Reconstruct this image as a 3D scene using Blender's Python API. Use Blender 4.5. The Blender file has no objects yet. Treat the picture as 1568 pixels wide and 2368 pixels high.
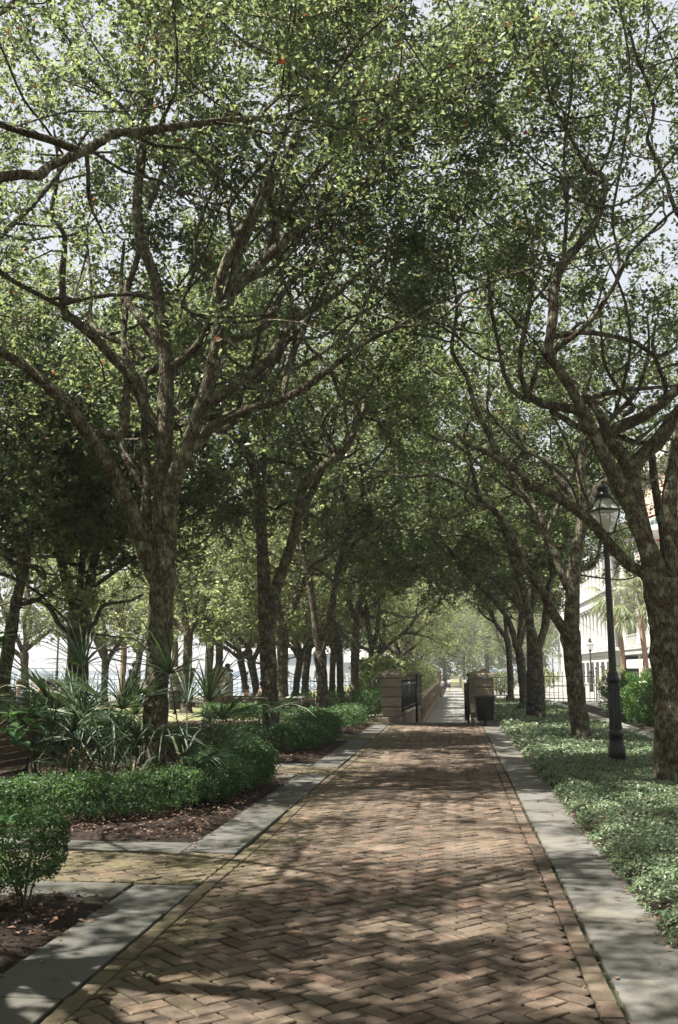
import bpy, bmesh, math, random
import numpy as np
from mathutils import Vector, Matrix

rnd = random.Random(11)
rng = np.random.default_rng(7)
C = bpy.context.scene.collection
R = math.radians
scn = bpy.context.scene
HAZE = .0008

# ------------------------------------------------------------------ camera model
FPX = 2302.0; CH = 1.45
PITCH = math.atan(364/FPX); YAW = math.atan(267*math.cos(PITCH)/FPX)
EYE = np.array([0, 0, CH])
FW = np.array([-math.sin(YAW)*math.cos(PITCH), math.cos(YAW)*math.cos(PITCH), math.sin(PITCH)])
RT = np.array([math.cos(YAW), math.sin(YAW), 0.0])
UP = np.cross(RT, FW)
def ray(x, y):
    return FW*FPX + RT*(x-784) + UP*(1184-y)
def at(x, y, Y):            # world point at depth Y seen along that ray
    d = ray(x, y); return EYE + d*(Y/d[1])
def gp(x, y, z=0.0):        # ground point
    d = ray(x, y); return EYE + d*((z-CH)/d[2])
def X_at(x, Y):
    return float(at(x, 1500, Y)[0])

def yb_(x, Y):
    lo, hi = 1500.0, 4000.0
    for _ in range(40):
        m = (lo+hi)/2
        if at(x, m, Y)[2] > 0: lo = m
        else: hi = m
    return lo
def XB(x, Y): return float(at(x, yb_(x, Y), Y)[0])

cam = bpy.data.cameras.new('camera'); camo = bpy.data.objects.new('camera', cam); C.objects.link(camo)
cam.sensor_fit = 'VERTICAL'; cam.sensor_height = 36.0; cam.lens = FPX/2368*36
cam.clip_end = 3000; cam.clip_start = 0.05
camo.location = EYE
camo.matrix_world = Matrix(((RT[0], UP[0], -FW[0], 0), (RT[1], UP[1], -FW[1], 0), (RT[2], UP[2], -FW[2], CH), (0, 0, 0, 1)))
scn.camera = camo

# ------------------------------------------------------------------ tags
def tag(o, label=None, cat=None, group=None, kind=None):
    if label: o['label'] = label
    if cat: o['category'] = cat
    if group: o['group'] = group
    if kind: o['kind'] = kind
    return o
def thing(name, label, cat, loc=(0, 0, 0), rz=0.0, group=None):
    o = bpy.data.objects.new(name, None); C.objects.link(o)
    o.location = [float(v) for v in loc]; o.rotation_euler = (0, 0, rz)
    o.empty_display_size = 0.2
    return tag(o, label, cat, group)
def link(name, me, parent=None, mat=None):
    if mat is not None and len(me.materials) == 0: me.materials.append(mat)
    o = bpy.data.objects.new(name, me); C.objects.link(o)
    if parent is not None: o.parent = parent
    return o
def copy_tree(o, parent=None):
    c = o.copy(); C.objects.link(c); c.parent = parent
    for ch in list(o.children): copy_tree(ch, c)
    return c

# ------------------------------------------------------------------ mesh builders
class MB:
    """collects verts / faces"""
    def __init__(s): s.V = []; s.F = []; s.n = 0; s.sm = []
    def add(s, verts, faces, smooth=False):
        verts = np.asarray(verts, float).reshape(-1, 3)
        s.V.append(verts)
        for f in faces: s.F.append(tuple(int(i)+s.n for i in f)); s.sm.append(smooth)
        s.n += len(verts); return s
    def box(s, x0, x1, y0, y1, z0, z1):
        v = [(x0,y0,z0),(x1,y0,z0),(x1,y1,z0),(x0,y1,z0),(x0,y0,z1),(x1,y0,z1),(x1,y1,z1),(x0,y1,z1)]
        return s.add(v, [(0,3,2,1),(4,5,6,7),(0,1,5,4),(1,2,6,5),(2,3,7,6),(3,0,4,7)])
    def bbox(s, x0, x1, y0, y1, z0, z1, b=0.01):       # bevelled top & vertical edges
        b = min(b, (x1-x0)*.45, (y1-y0)*.45, (z1-z0)*.45)
        def ring(i, z): return [(x0+i,y0+b,z),(x0+b,y0+i,z),(x1-b,y0+i,z),(x1-i,y0+b,z),(x1-i,y1-b,z),(x1-b,y1-i,z),(x0+b,y1-i,z),(x0+i,y1-b,z)]
        v = ring(b*.7, z0)+ring(0, z0+b)+ring(0, z1-b)+ring(b*.7, z1)
        f = [tuple(range(7, -1, -1)), tuple(range(24, 32))]
        for k in range(3):
            for i in range(8): f.append((k*8+i, k*8+(i+1) % 8, k*8+8+(i+1) % 8, k*8+8+i))
        return s.add(v, f)
    def tube(s, pts, rad, n=8, caps=True, smooth=True):
        v, f = tube(pts, rad, n)
        s.add(v, f, smooth)
        if caps:
            m = len(pts)
            s.F.append(tuple(s.n-m*n+i for i in range(n-1, -1, -1))); s.sm.append(False)
            s.F.append(tuple(s.n-n+i for i in range(n))); s.sm.append(False)
        return s
    def lathe(s, prof, n=16, c=(0, 0, 0), flute=0, smooth=True):
        v = []; 
        for r, z in prof:
            for i in range(n):
                a = 2*math.pi*i/n; rr = r*(1-flute*(i % 2))
                v.append((c[0]+rr*math.cos(a), c[1]+rr*math.sin(a), c[2]+z))
        f = []
        for k in range(len(prof)-1):
            for i in range(n): f.append((k*n+i, k*n+(i+1) % n, (k+1)*n+(i+1) % n, (k+1)*n+i))
        s.add(v, f, smooth)
        s.F.append(tuple(s.n-len(v)+i for i in range(n-1, -1, -1))); s.sm.append(False)
        s.F.append(tuple(s.n-n+i for i in range(n))); s.sm.append(False)
        return s
    def prism(s, poly, z0, z1, inset=0.0, dz=0.0):      # poly: list (x,y), ccw
        n = len(poly); cx = sum(p[0] for p in poly)/n; cy = sum(p[1] for p in poly)/n
        def ins(p):
            dx, dy = cx-p[0], cy-p[1]; l = math.hypot(dx, dy) or 1
            return (p[0]+dx/l*inset*1.4, p[1]+dy/l*inset*1.4)
        v = [(x, y, z0) for x, y in poly]+[(x, y, z1-dz) for x, y in poly]
        f = [(i, (i+1) % n, n+(i+1) % n, n+i) for i in range(n)]
        if inset > 0:
            v += [(*ins(p), z1) for p in poly]
            f += [(n+i, n+(i+1) % n, 2*n+(i+1) % n, 2*n+i) for i in range(n)]
            f.append(tuple(range(2*n, 3*n)))
        else: f.append(tuple(range(n, 2*n)))
        f.append(tuple(range(n-1, -1, -1)))
        return s.add(v, f)
    def sphere(s, c, r, n=10, m=7, sc=(1, 1, 1)):
        prof = []
        v = []; f = []
        for j in range(1, m):
            t = math.pi*j/m
            for i in range(n):
                a = 2*math.pi*i/n
                v.append((c[0]+r*sc[0]*math.sin(t)*math.cos(a), c[1]+r*sc[1]*math.sin(t)*math.sin(a), c[2]+r*sc[2]*math.cos(t)))
        for j in range(m-2):
            for i in range(n): f.append((j*n+i, (j+1)*n+i, (j+1)*n+(i+1) % n, j*n+(i+1) % n))
        v.append((c[0], c[1], c[2]+r*sc[2])); v.append((c[0], c[1], c[2]-r*sc[2]))
        for i in range(n):
            f.append((i, (i+1) % n, (m-1)*n)); f.append(((m-2)*n+(i+1) % n, (m-2)*n+i, (m-1)*n+1))
        return s.add(v, f, True)
    def mesh(s, name):
        me = bpy.data.meshes.new(name)
        V = np.concatenate(s.V) if s.V else np.zeros((0, 3))
        me.from_pydata([tuple(v) for v in V.tolist()], [], s.F)
        me.polygons.foreach_set('use_smooth', s.sm)
        me.update(); return me
    def build(s, name, mat, parent=None): return link(name, s.mesh(name), parent, mat)

def tube(pts, rad, n):
    P = np.asarray(pts, float); m = len(P)
    rad = np.broadcast_to(np.asarray(rad, float), (m,))
    T = np.gradient(P, axis=0); T /= (np.linalg.norm(T, axis=1, keepdims=True)+1e-9)
    a = np.array([1.0, 0, 0]) if abs(T[0][0]) < .8 else np.array([0, 1.0, 0])
    N = np.zeros_like(P)
    u = np.cross(T[0], a); u /= np.linalg.norm(u)
    for i in range(m):
        u = u-T[i]*np.dot(u, T[i]); u /= (np.linalg.norm(u)+1e-9); N[i] = u
    B = np.cross(T, N)
    an = np.arange(n)*2*math.pi/n
    V = P[:, None, :]+rad[:, None, None]*(np.cos(an)[None, :, None]*N[:, None, :]+np.sin(an)[None, :, None]*B[:, None, :])
    idx = np.arange((m-1)*n).reshape(m-1, n)
    nx = np.roll(idx, -1, axis=1)
    F = np.stack([idx, nx, nx+n, idx+n], -1).reshape(-1, 4)
    return V.reshape(-1, 3), F

def quads_mesh(name, Vl, Fl, smooth=True):
    V = np.concatenate(Vl).astype(np.float32); offs = np.cumsum([0]+[len(v) for v in Vl[:-1]])
    F = np.concatenate([f+o for f, o in zip(Fl, offs)]).astype(np.int32)
    me = bpy.data.meshes.new(name)
    me.vertices.add(len(V)); me.vertices.foreach_set('co', V.ravel())
    me.loops.add(F.size); me.loops.foreach_set('vertex_index', F.ravel())
    me.polygons.add(len(F)); me.polygons.foreach_set('loop_start', np.arange(0, F.size, 4, dtype=np.int32))
    try: me.polygons.foreach_set('loop_total', np.full(len(F), 4, dtype=np.int32))
    except Exception: pass
    me.polygons.foreach_set('use_smooth', np.full(len(F), smooth))
    me.update(calc_edges=True); return me

def leaves_vf(P, size, aspect=.5, up=0.0, g=rng, fold=.12, droop=None):
    """rhombic leaves at points P"""
    n = len(P)
    d = g.normal(size=(n, 3)); d[:, 2] *= (1-up)*.8
    if droop is not None: d[:, 2] += droop
    d /= np.linalg.norm(d, axis=1, keepdims=True)
    nn = g.normal(size=(n, 3)); nn[:, 2] = np.abs(nn[:, 2])+up*2.2
    nn -= d*np.sum(nn*d, 1, keepdims=True); nn /= np.linalg.norm(nn, axis=1, keepdims=True)
    s = np.cross(d, nn)
    L = (size*g.uniform(.5, 1.5, n))[:, None]
    a = P-d*L*.5; b = P+d*L*.5
    c1 = P+s*L*aspect*.5+nn*L*fold-d*L*.06; c2 = P-s*L*aspect*.5+nn*L*fold-d*L*.06
    V = np.stack([a, c1, b, c2], 1).reshape(-1, 3)
    return V, np.arange(n*4).reshape(n, 4)

def catmull(P, step=.25):
    P = np.asarray(P, float)
    if len(P) < 3:
        n = max(2, int(np.linalg.norm(P[-1]-P[0])/step)+1)
        return P[0]+(P[-1]-P[0])*np.linspace(0, 1, n)[:, None], np.linspace(0, len(P)-1, n)
    Q = np.vstack([2*P[0]-P[1], P, 2*P[-1]-P[-2]]); out = []; tt = []
    for i in range(len(P)-1):
        p0, p1, p2, p3 = Q[i:i+4]
        n = max(2, int(np.linalg.norm(p2-p1)/step)+1)
        for k in range(n):
            t = k/n
            out.append(.5*((2*p1)+(-p0+p2)*t+(2*p0-5*p1+4*p2-p3)*t*t+(-p0+3*p1-3*p2+p3)*t**3)); tt.append(i+t)
    out.append(P[-1]); tt.append(len(P)-1)
    return np.array(out), np.array(tt)

# ------------------------------------------------------------------ materials
def newmat(name):
    m = bpy.data.materials.new(name); m.use_nodes = True; nt = m.node_tree
    for n in list(nt.nodes): nt.nodes.remove(n)
    out = nt.nodes.new('ShaderNodeOutputMaterial')
    return m, nt, out
def N(nt, typ, **kw):
    n = nt.nodes.new(typ)
    for k, v in kw.items():
        if k in n.inputs.keys() if isinstance(k, str) else False: n.inputs[k].default_value = v
        else: setattr(n, k, v)
    return n
def ramp(nt, src, stops):
    r = nt.nodes.new('ShaderNodeValToRGB'); e = r.color_ramp.elements
    while len(e) < len(stops): e.new(.5)
    for i, (p, c) in enumerate(stops):
        e[i].position = p; e[i].color = (*c, 1) if len(c) == 3 else c
    nt.links.new(src, r.inputs[0]); return r.outputs[0]
def mixc(nt, fac, a, b, mode='MIX'):
    m = nt.nodes.new('ShaderNodeMix'); m.data_type = 'RGBA'; m.blend_type = mode
    for sock, v in ((m.inputs[0], fac), (m.inputs[6], a), (m.inputs[7], b)):
        if hasattr(v, 'is_linked') or hasattr(v, 'links'): nt.links.new(v, sock)
        elif isinstance(v, (int, float)): sock.default_value = v
        else: sock.default_value = (*v, 1)
    return m.outputs[2]
def coords(nt, scale=(1, 1, 1), kind='Object'):
    tc = nt.nodes.new('ShaderNodeTexCoord'); mp = nt.nodes.new('ShaderNodeMapping')
    mp.inputs['Scale'].default_value = scale
    nt.links.new(tc.outputs[kind], mp.inputs[0]); return mp.outputs[0]
def noise(nt, vec, scale, detail=4, rough=.6, dist=0.0):
    n = nt.nodes.new('ShaderNodeTexNoise'); n.inputs['Scale'].default_value = scale
    n.inputs['Detail'].default_value = detail; n.inputs['Roughness'].default_value = rough
    n.inputs['Distortion'].default_value = dist
    nt.links.new(vec, n.inputs['Vector']); return n.outputs[0]
def voro(nt, vec, scale, feature='F1'):
    n = nt.nodes.new('ShaderNodeTexVoronoi'); n.feature = feature; n.inputs['Scale'].default_value = scale
    nt.links.new(vec, n.inputs['Vector']); return n.outputs['Distance']
def finish(nt, out, col, rough=.8, bump=None, bstr=.4, bdist=.02, metallic=0.0, spec=.3):
    p = nt.nodes.new('ShaderNodeBsdfPrincipled')
    if isinstance(col, tuple): p.inputs['Base Color'].default_value = (*col, 1)
    else: nt.links.new(col, p.inputs['Base Color'])
    if isinstance(rough, float): p.inputs['Roughness'].default_value = rough
    else: nt.links.new(rough, p.inputs['Roughness'])
    p.inputs['Metallic'].default_value = metallic
    p.inputs['Specular IOR Level'].default_value = spec
    if bump is not None:
        b = nt.nodes.new('ShaderNodeBump'); b.inputs['Strength'].default_value = bstr; b.inputs['Distance'].default_value = bdist
        nt.links.new(bump, b.inputs['Height']); nt.links.new(b.outputs[0], p.inputs['Normal'])
    nt.links.new(p.outputs[0], out.inputs[0]); return p
def rand_island(nt):
    return nt.nodes.new('ShaderNodeNewGeometry').outputs['Random Per Island']
def simple(name, col, rough=.6, var=.25, scale=6, bstr=.15, metallic=0.0, spec=.3):
    m, nt, out = newmat(name); v = coords(nt)
    n = noise(nt, v, scale, 5)
    c = ramp(nt, n, [(.25, tuple(x*(1-var) for x in col)), (.75, tuple(min(1, x*(1+var)) for x in col))])
    finish(nt, out, c, rough, noise(nt, v, scale*8, 3), bstr, .005, metallic, spec)
    return m

def bark_mat(name, ca, cb, lich):
    m, nt, out = newmat(name)
    v = coords(nt, (1, 1, .26)); v2 = coords(nt)
    w = noise(nt, v2, 3.0, 3)
    rid = voro(nt, v, 38, 'DISTANCE_TO_EDGE')
    n1 = noise(nt, v, 30, 6, .75)
    fis = ramp(nt, rid, [(.0, (0, 0, 0)), (.28, (1, 1, 1))])
    base = mixc(nt, n1, ca, cb)
    c = mixc(nt, fis, tuple(x*.42 for x in ca), base)
    lm = ramp(nt, noise(nt, v2, 7.5, 6, .7), [(.47, (0, 0, 0)), (.58, (.8, .8, .8))])
    lm2 = mixc(nt, 1.0, lm, ramp(nt, n1, [(.38, (0, 0, 0)), (.6, (1, 1, 1))]), 'MULTIPLY')
    c = mixc(nt, lm2, c, lich)
    hgt = mixc(nt, .35, fis, n1)
    finish(nt, out, c, .9, hgt, .8, .025, 0, .15)
    return m
M = {}
M['bark'] = bark_mat('oak_bark', (.08, .06, .043), (.19, .148, .108), (.29, .31, .21))
M['bark_far'] = bark_mat('oak_bark_distant', (.075, .057, .043), (.18, .14, .105), (.26, .27, .2))

def leaf_mat(name, cols, trans=.42, tcol=(.16, .22, .035), rough=.42, rare=None):
    m, nt, out = newmat(name)
    r = rand_island(nt)
    c = ramp(nt, r, [(i/(len(cols)-1), cc) for i, cc in enumerate(cols)])
    c2 = mixc(nt, ramp(nt, r, [(0, (.15, .15, .15)), (.3, (.5, .5, .5)), (.7, (1, 1, 1))]), c, tcol)
    if rare:
        k = ramp(nt, r, [(.0, (1, 1, 1)), (rare[0], (1, 1, 1)), (rare[0]+.0005, (0, 0, 0))])
        c = mixc(nt, k, c, rare[1]); c2 = mixc(nt, k, c2, rare[1])
    p = nt.nodes.new('ShaderNodeBsdfPrincipled'); nt.links.new(c, p.inputs['Base Color'])
    p.inputs['Roughness'].default_value = rough; p.inputs['Specular IOR Level'].default_value = .45
    t = nt.nodes.new('ShaderNodeBsdfTranslucent'); nt.links.new(c2, t.inputs[0])
    mx = nt.nodes.new('ShaderNodeMixShader'); mx.inputs[0].default_value = trans
    nt.links.new(p.outputs[0], mx.inputs[1]); nt.links.new(t.outputs[0], mx.inputs[2])
    nt.links.new(mx.outputs[0], out.inputs[0])
    return m
OAK = [(.025, .05, .024), (.038, .07, .03), (.055, .09, .036), (.08, .11, .045), (.11, .13, .06)]
M['leaf'] = leaf_mat('oak_leaf', OAK, .5, (.31, .37, .145), .4, (.004, (.35, .09, .03)))
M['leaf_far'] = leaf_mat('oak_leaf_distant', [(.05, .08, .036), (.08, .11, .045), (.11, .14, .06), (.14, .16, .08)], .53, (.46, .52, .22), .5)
M['box'] = leaf_mat('boxwood_leaf', [(.018, .055, .022), (.035, .085, .028), (.06, .125, .04), (.11, .18, .07)], .3, (.16, .28, .06), .5)
M['jasmine'] = leaf_mat('ground_cover_leaf', [(.045, .095, .042), (.1, .165, .082), (.18, .23, .135), (.3, .34, .23)], .33, (.38, .44, .24), .42)
M['palm'] = leaf_mat('palmetto_leaf', [(.03, .062, .036), (.045, .085, .045), (.07, .11, .055), (.14, .16, .07)], .25, (.14, .2, .06), .5)
M['palm_dry'] = leaf_mat('dry_palmetto_leaf', [(.16, .1, .055), (.26, .17, .1), (.2, .14, .09)], .2, (.3, .18, .1), .7)
M['palmtree'] = leaf_mat('palm_frond', [(.09, .12, .06), (.15, .18, .08), (.22, .24, .12)], .3, (.3, .33, .15), .5)
M['shrub'] = leaf_mat('shrub_leaf', [(.022, .065, .02), (.04, .1, .026), (.07, .14, .035), (.14, .2, .05)], .25, (.16, .3, .05), .3)
M['broad'] = leaf_mat('broad_leaf', [(.06, .14, .055), (.08, .17, .07), (.1, .2, .08)], .3, (.18, .32, .1), .35)
M['litter'] = leaf_mat('fallen_leaf', [(.07, .035, .022), (.13, .065, .04), (.2, .12, .08), (.05, .028, .018), (.26, .17, .12)], .12, (.25, .12, .06), .6)

def brick_mat(name):
    m, nt, out = newmat(name); v = coords(nt)
    r = rand_island(nt)
    c = ramp(nt, r, [(0, (.06, .046, .036)), (.25, (.09, .068, .051)), (.5, (.112, .085, .062)), (.75, (.078, .062, .05)), (.9, (.124, .082, .06)), (1, (.152, .116, .087))])
    n = noise(nt, v, 60, 6, .75)
    c = mixc(nt, 1.0, c, ramp(nt, n, [(.3, (.6, .6, .6)), (.7, (1.25, 1.22, 1.2))]), 'MULTIPLY')
    blot = noise(nt, v, 1.1, 5, .65)
    c = mixc(nt, ramp(nt, blot, [(.5, (0, 0, 0)), (.72, (.55, .55, .55))]), c, (.22, .178, .135))
    # moss: heavier towards the left edge and in the side walks
    moss = noise(nt, v, 2.3, 6, .7)
    tc = nt.nodes.new('ShaderNodeTexCoord'); sx = nt.nodes.new('ShaderNodeSeparateXYZ'); nt.links.new(tc.outputs['Object'], sx.inputs[0])
    edge = ramp(nt, sx.outputs[0], [(0, (0, 0, 0)), (1, (1, 1, 1))])
    mr = nt.nodes.new('ShaderNodeMapRange'); nt.links.new(sx.outputs[0], mr.inputs[0])
    mr.inputs[1].default_value = -.9; mr.inputs[2].default_value = -1.8; mr.inputs[3].default_value = 0; mr.inputs[4].default_value = .22
    ad = nt.nodes.new('ShaderNodeMath'); ad.operation = 'ADD'; nt.links.new(moss, ad.inputs[0]); nt.links.new(mr.outputs[0], ad.inputs[1])
    c = mixc(nt, ramp(nt, ad.outputs[0], [(.57, (0, 0, 0)), (.78, (.55, .55, .55))]), c, (.085, .082, .035))
    h = mixc(nt, .5, n, noise(nt, v, 260, 3))
    finish(nt, out, c, .85, h, .55, .006, 0, .25); return m
M['brick'] = brick_mat('paving_brick')
def stone_mat(name, ca, cb, scale=2.0, dirt=(.12, .11, .07), bstr=.35):
    m, nt, out = newmat(name); v = coords(nt)
    n = noise(nt, v, scale, 7, .65); g = noise(nt, v, 90, 5, .8)
    c = mixc(nt, n, ca, cb)
    c = mixc(nt, 1.0, c, ramp(nt, g, [(.3, (.7, .7, .7)), (.7, (1.25, 1.25, 1.25))]), 'MULTIPLY')
    c = mixc(nt, ramp(nt, noise(nt, v, .9, 6, .7), [(.48, (0, 0, 0)), (.7, (.8, .8, .8))]), c, dirt)
    r = rand_island(nt)
    c = mixc(nt, 1.0, c, ramp(nt, r, [(0, (.82, .82, .82)), (1, (1.12, 1.12, 1.12))]), 'MULTIPLY')
    finish(nt, out, c, .85, g, bstr, .006, 0, .25); return m
M['slate'] = stone_mat('blue_grey_slab', (.066, .067, .062), (.122, .118, .106), 3, (.075, .07, .045))
M['slabR'] = stone_mat('concrete_slab', (.09, .088, .081), (.16, .153, .138), 3, (.1, .09, .06))
M['pillar'] = stone_mat('brown_sandstone', (.21, .17, .125), (.33, .275, .21), 5, (.11, .1, .08), .6)
M['paleconc'] = stone_mat('pale_concrete', (.15, .147, .14), (.24, .235, .222), 2, (.3, .3, .26))
M['kerb'] = stone_mat('kerb_stone', (.25, .24, .22), (.36, .35, .32), 2, (.17, .16, .11))
M['dirtgap'] = simple('joint_soil', (.03, .03, .017), .95, .5, 30)
def moss_joint():
    m, nt, out = newmat('mossy_joint_soil'); v = coords(nt)
    c = mixc(nt, ramp(nt, noise(nt, v, 5, 6, .7), [(.45, (0, 0, 0)), (.6, (1, 1, 1))]), (.012, .010, .007), (.022, .036, .008))
    finish(nt, out, c, .95, noise(nt, v, 150, 3), .5, .01); return m
M['joint'] = moss_joint()
def soil():
    m, nt, out = newmat('mulch_soil'); v = coords(nt)
    c = ramp(nt, noise(nt, v, 40, 8, .8), [(.35, (.012, .008, .006)), (.55, (.034, .023, .016)), (.75, (.11, .07, .05))])
    finish(nt, out, c, .95, noise(nt, v, 60, 6, .8), 1.0, .03); return m
M['soil'] = soil()
def ground():
    m, nt, out = newmat('park_ground'); v = coords(nt)
    a = ramp(nt, noise(nt, v, 6, 6, .7), [(.3, (.14, .12, .07)), (.7, (.27, .24, .16))])
    g = ramp(nt, noise(nt, v, 25, 5, .7), [(.3, (.07, .1, .03)), (.7, (.15, .18, .06))])
    c = mixc(nt, ramp(nt, noise(nt, v, .25, 5, .6), [(.4, (0, 0, 0)), (.6, (1, 1, 1))]), a, g)
    finish(nt, out, c, .95, noise(nt, v, 50, 5), .5, .02); return m
M['ground'] = ground()
M['asphalt'] = simple('asphalt', (.07, .07, .07), .9, .2, 8)
M['black'] = simple('black_painted_iron', (.012, .013, .014), .38, .4, 12, .2, 0.0, .5)
M['ironsoft'] = simple('weathered_iron', (.02, .022, .022), .5, .4, 12)
M['bin'] = simple('black_plastic', (.014, .015, .017), .45, .3, 8, .1, 0, .4)
M['white'] = simple('white_paint', (.43, .42, .4), .6, .06, 3)
M['cream'] = simple('cream_stucco', (.38, .33, .27), .85, .1, 3)
M['greystone'] = simple('grey_stone', (.42, .42, .4), .85, .12, 4)
M['teal'] = simple('teal_shutter', (.02, .1, .1), .5, .15, 6)
M['dark'] = simple('opening_shade_and_eye', (.025, .025, .028), .4, .2, 5)  # for eyes, and for shade painted into the house openings
M['win'] = simple('window_glass', (.05, .06, .07), .08, .2, 2, .02, 0, .8)
M['wood'] = simple('bench_wood', (.09, .062, .042), .75, .35, 14, .3)
M['woodgrey'] = simple('grey_bench_wood', (.33, .29, .24), .8, .25, 14, .3)
M['roof'] = simple('roof_slate', (.16, .14, .13), .8, .2, 10)
M['twig'] = simple('twig_bark', (.11, .08, .055), .9, .3, 20)
M['drytwig'] = simple('dry_grey_twig', (.26, .23, .18), .9, .3, 20)
M['palmtrunk'] = simple('palm_trunk_bark', (.24, .16, .11), .9, .4, 14, .6)
M['tyre'] = simple('tyre_rubber', (.015, .015, .015), .8, .2, 5)
M['rim'] = simple('wheel_rim', (.4, .4, .42), .3, .1, 5, .1, .9)
M['carblue'] = simple('pale_blue_car_paint', (.17, .22, .28), .3, .03, 2, .0, .2, .6)
M['carwhite'] = simple('white_car_paint', (.35, .37, .4), .3, .03, 2, .0, .1, .6)
M['red'] = simple('red_lamp_lens', (.4, .03, .02), .3, .1, 3)
M['orange'] = simple('orange_plastic', (.7, .2, .05), .5, .1, 3)
def housebrick():
    m, nt, out = newmat('house_brick'); tc = nt.nodes.new('ShaderNodeTexCoord')
    sx = nt.nodes.new('ShaderNodeSeparateXYZ'); cb = nt.nodes.new('ShaderNodeCombineXYZ')
    nt.links.new(tc.outputs['Object'], sx.inputs[0]); nt.links.new(sx.outputs[1], cb.inputs[0]); nt.links.new(sx.outputs[2], cb.inputs[1])
    b = nt.nodes.new('ShaderNodeTexBrick'); nt.links.new(cb.outputs[0], b.inputs[0])
    b.inputs['Color1'].default_value = (.42, .22, .16, 1); b.inputs['Color2'].default_value = (.5, .3, .23, 1)
    b.inputs['Mortar'].default_value = (.55, .5, .45, 1); b.inputs['Scale'].default_value = 1
    b.inputs['Brick Width'].default_value = .45; b.inputs['Row Height'].default_value = .16; b.inputs['Mortar Size'].default_value = .02
    finish(nt, out, b.outputs[0], .85); return m
M['hbrick'] = housebrick()
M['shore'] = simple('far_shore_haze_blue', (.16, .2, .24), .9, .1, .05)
def water():
    m, nt, out = newmat('harbour_water'); v = coords(nt, (1, 2.2, 1))
    p = finish(nt, out, (.14, .19, .22), .12, noise(nt, v, 1.2, 5, .6), .35, .25, 0, .5); return m
M['water'] = water()
def glass():
    m, nt, out = newmat('lantern_glass')
    p = nt.nodes.new('ShaderNodeBsdfPrincipled'); p.inputs['Base Color'].default_value = (.75, .75, .7, 1); p.inputs['Roughness'].default_value = .25
    t = nt.nodes.new('ShaderNodeBsdfTransparent'); t.inputs[0].default_value = (.95, .95, .93, 1)
    mx = nt.nodes.new('ShaderNodeMixShader'); mx.inputs[0].default_value = .45
    nt.links.new(t.outputs[0], mx.inputs[1]); nt.links.new(p.outputs[0], mx.inputs[2]); nt.links.new(mx.outputs[0], out.inputs[0]); return m
M['glass'] = glass()

# ------------------------------------------------------------------ ground, paths (the setting)
XL, XR = -1.74, .69; BW = .1015; GATE = 28.0; LOW = -1.4
def struct(name, mb, mat): return tag(mb.build(name, mat), kind='structure')
g = MB()
g.add([(-2.0, -40, -.03), (-2.0, GATE, -.03), (-2.0, 62, -.03), (-12, 62, -.03), (-90, 62, -.03), (-90, -40, -.03)], [(0, 1, 2, 3, 4, 5)][0:0])
def flat(x0, x1, y0, y1, z): g.add([(x0, y0, z), (x1, y0, z), (x1, y1, z), (x0, y1, z)], [(0, 1, 2, 3)])
flat(-700, -1.95, -300, 58, -.03); flat(-1.95, 1.05, -300, GATE, -.03); flat(1.05, 700, -300, 300, -.03)
flat(-10, -1.95, 58, 300, -.03); flat(-1.95, 1.05, GATE, 300, LOW); flat(-1.95, 700, 300, 700, -.03)
g.add([(-1.95, GATE, -.03), (-1.95, 300, -.03), (-1.95, 300, LOW), (-1.95, GATE, LOW)], [(0, 1, 2, 3)])
g.add([(1.05, GATE, -.03), (1.05, 300, -.03), (1.05, 300, LOW), (1.05, GATE, LOW)], [(0, 3, 2, 1)])
g.add([(-1.95, 300, -.03), (1.05, 300, -.03), (1.05, 300, LOW), (-1.95, 300, LOW)], [(0, 1, 2, 3)])
g.add([(-700, 58, -.03), (-10, 58, -.03), (-10, 58, -3), (-700, 58, -3)], [(0, 1, 2, 3)])
g.add([(-10, 58, -.03), (-10, 300, -.03), (-10, 300, -3), (-10, 58, -3)], [(0, 1, 2, 3)])
struct('ground', g, M['ground'])
w = MB().add([(-700, 58.1, -2.0), (-10.1, 58.1, -2.0), (-10.1, 700, -2.0), (-700, 700, -2.0)], [(0, 1, 2, 3)])
struct('harbour_water', w, M['water'])
s = MB().add([(5.6, -60, -.022), (12.2, -60, -.022), (12.2, 290, -.022), (5.6, 290, -.022)], [(0, 1, 2, 3)])
s.add([(1.3, 47, -.018), (5.7, 47, -.018), (5.7, 290, -.018), (1.3, 290, -.018)], [(0, 1, 2, 3)])
struct('street', s, M['paleconc'])
s = MB().add([(-60, 45, -.022), (-11, 45, -.022), (-11, 57.5, -.022), (-60, 57.5, -.022)], [(0, 1, 2, 3)])
struct('promenade', s, M['paleconc'])

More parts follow.
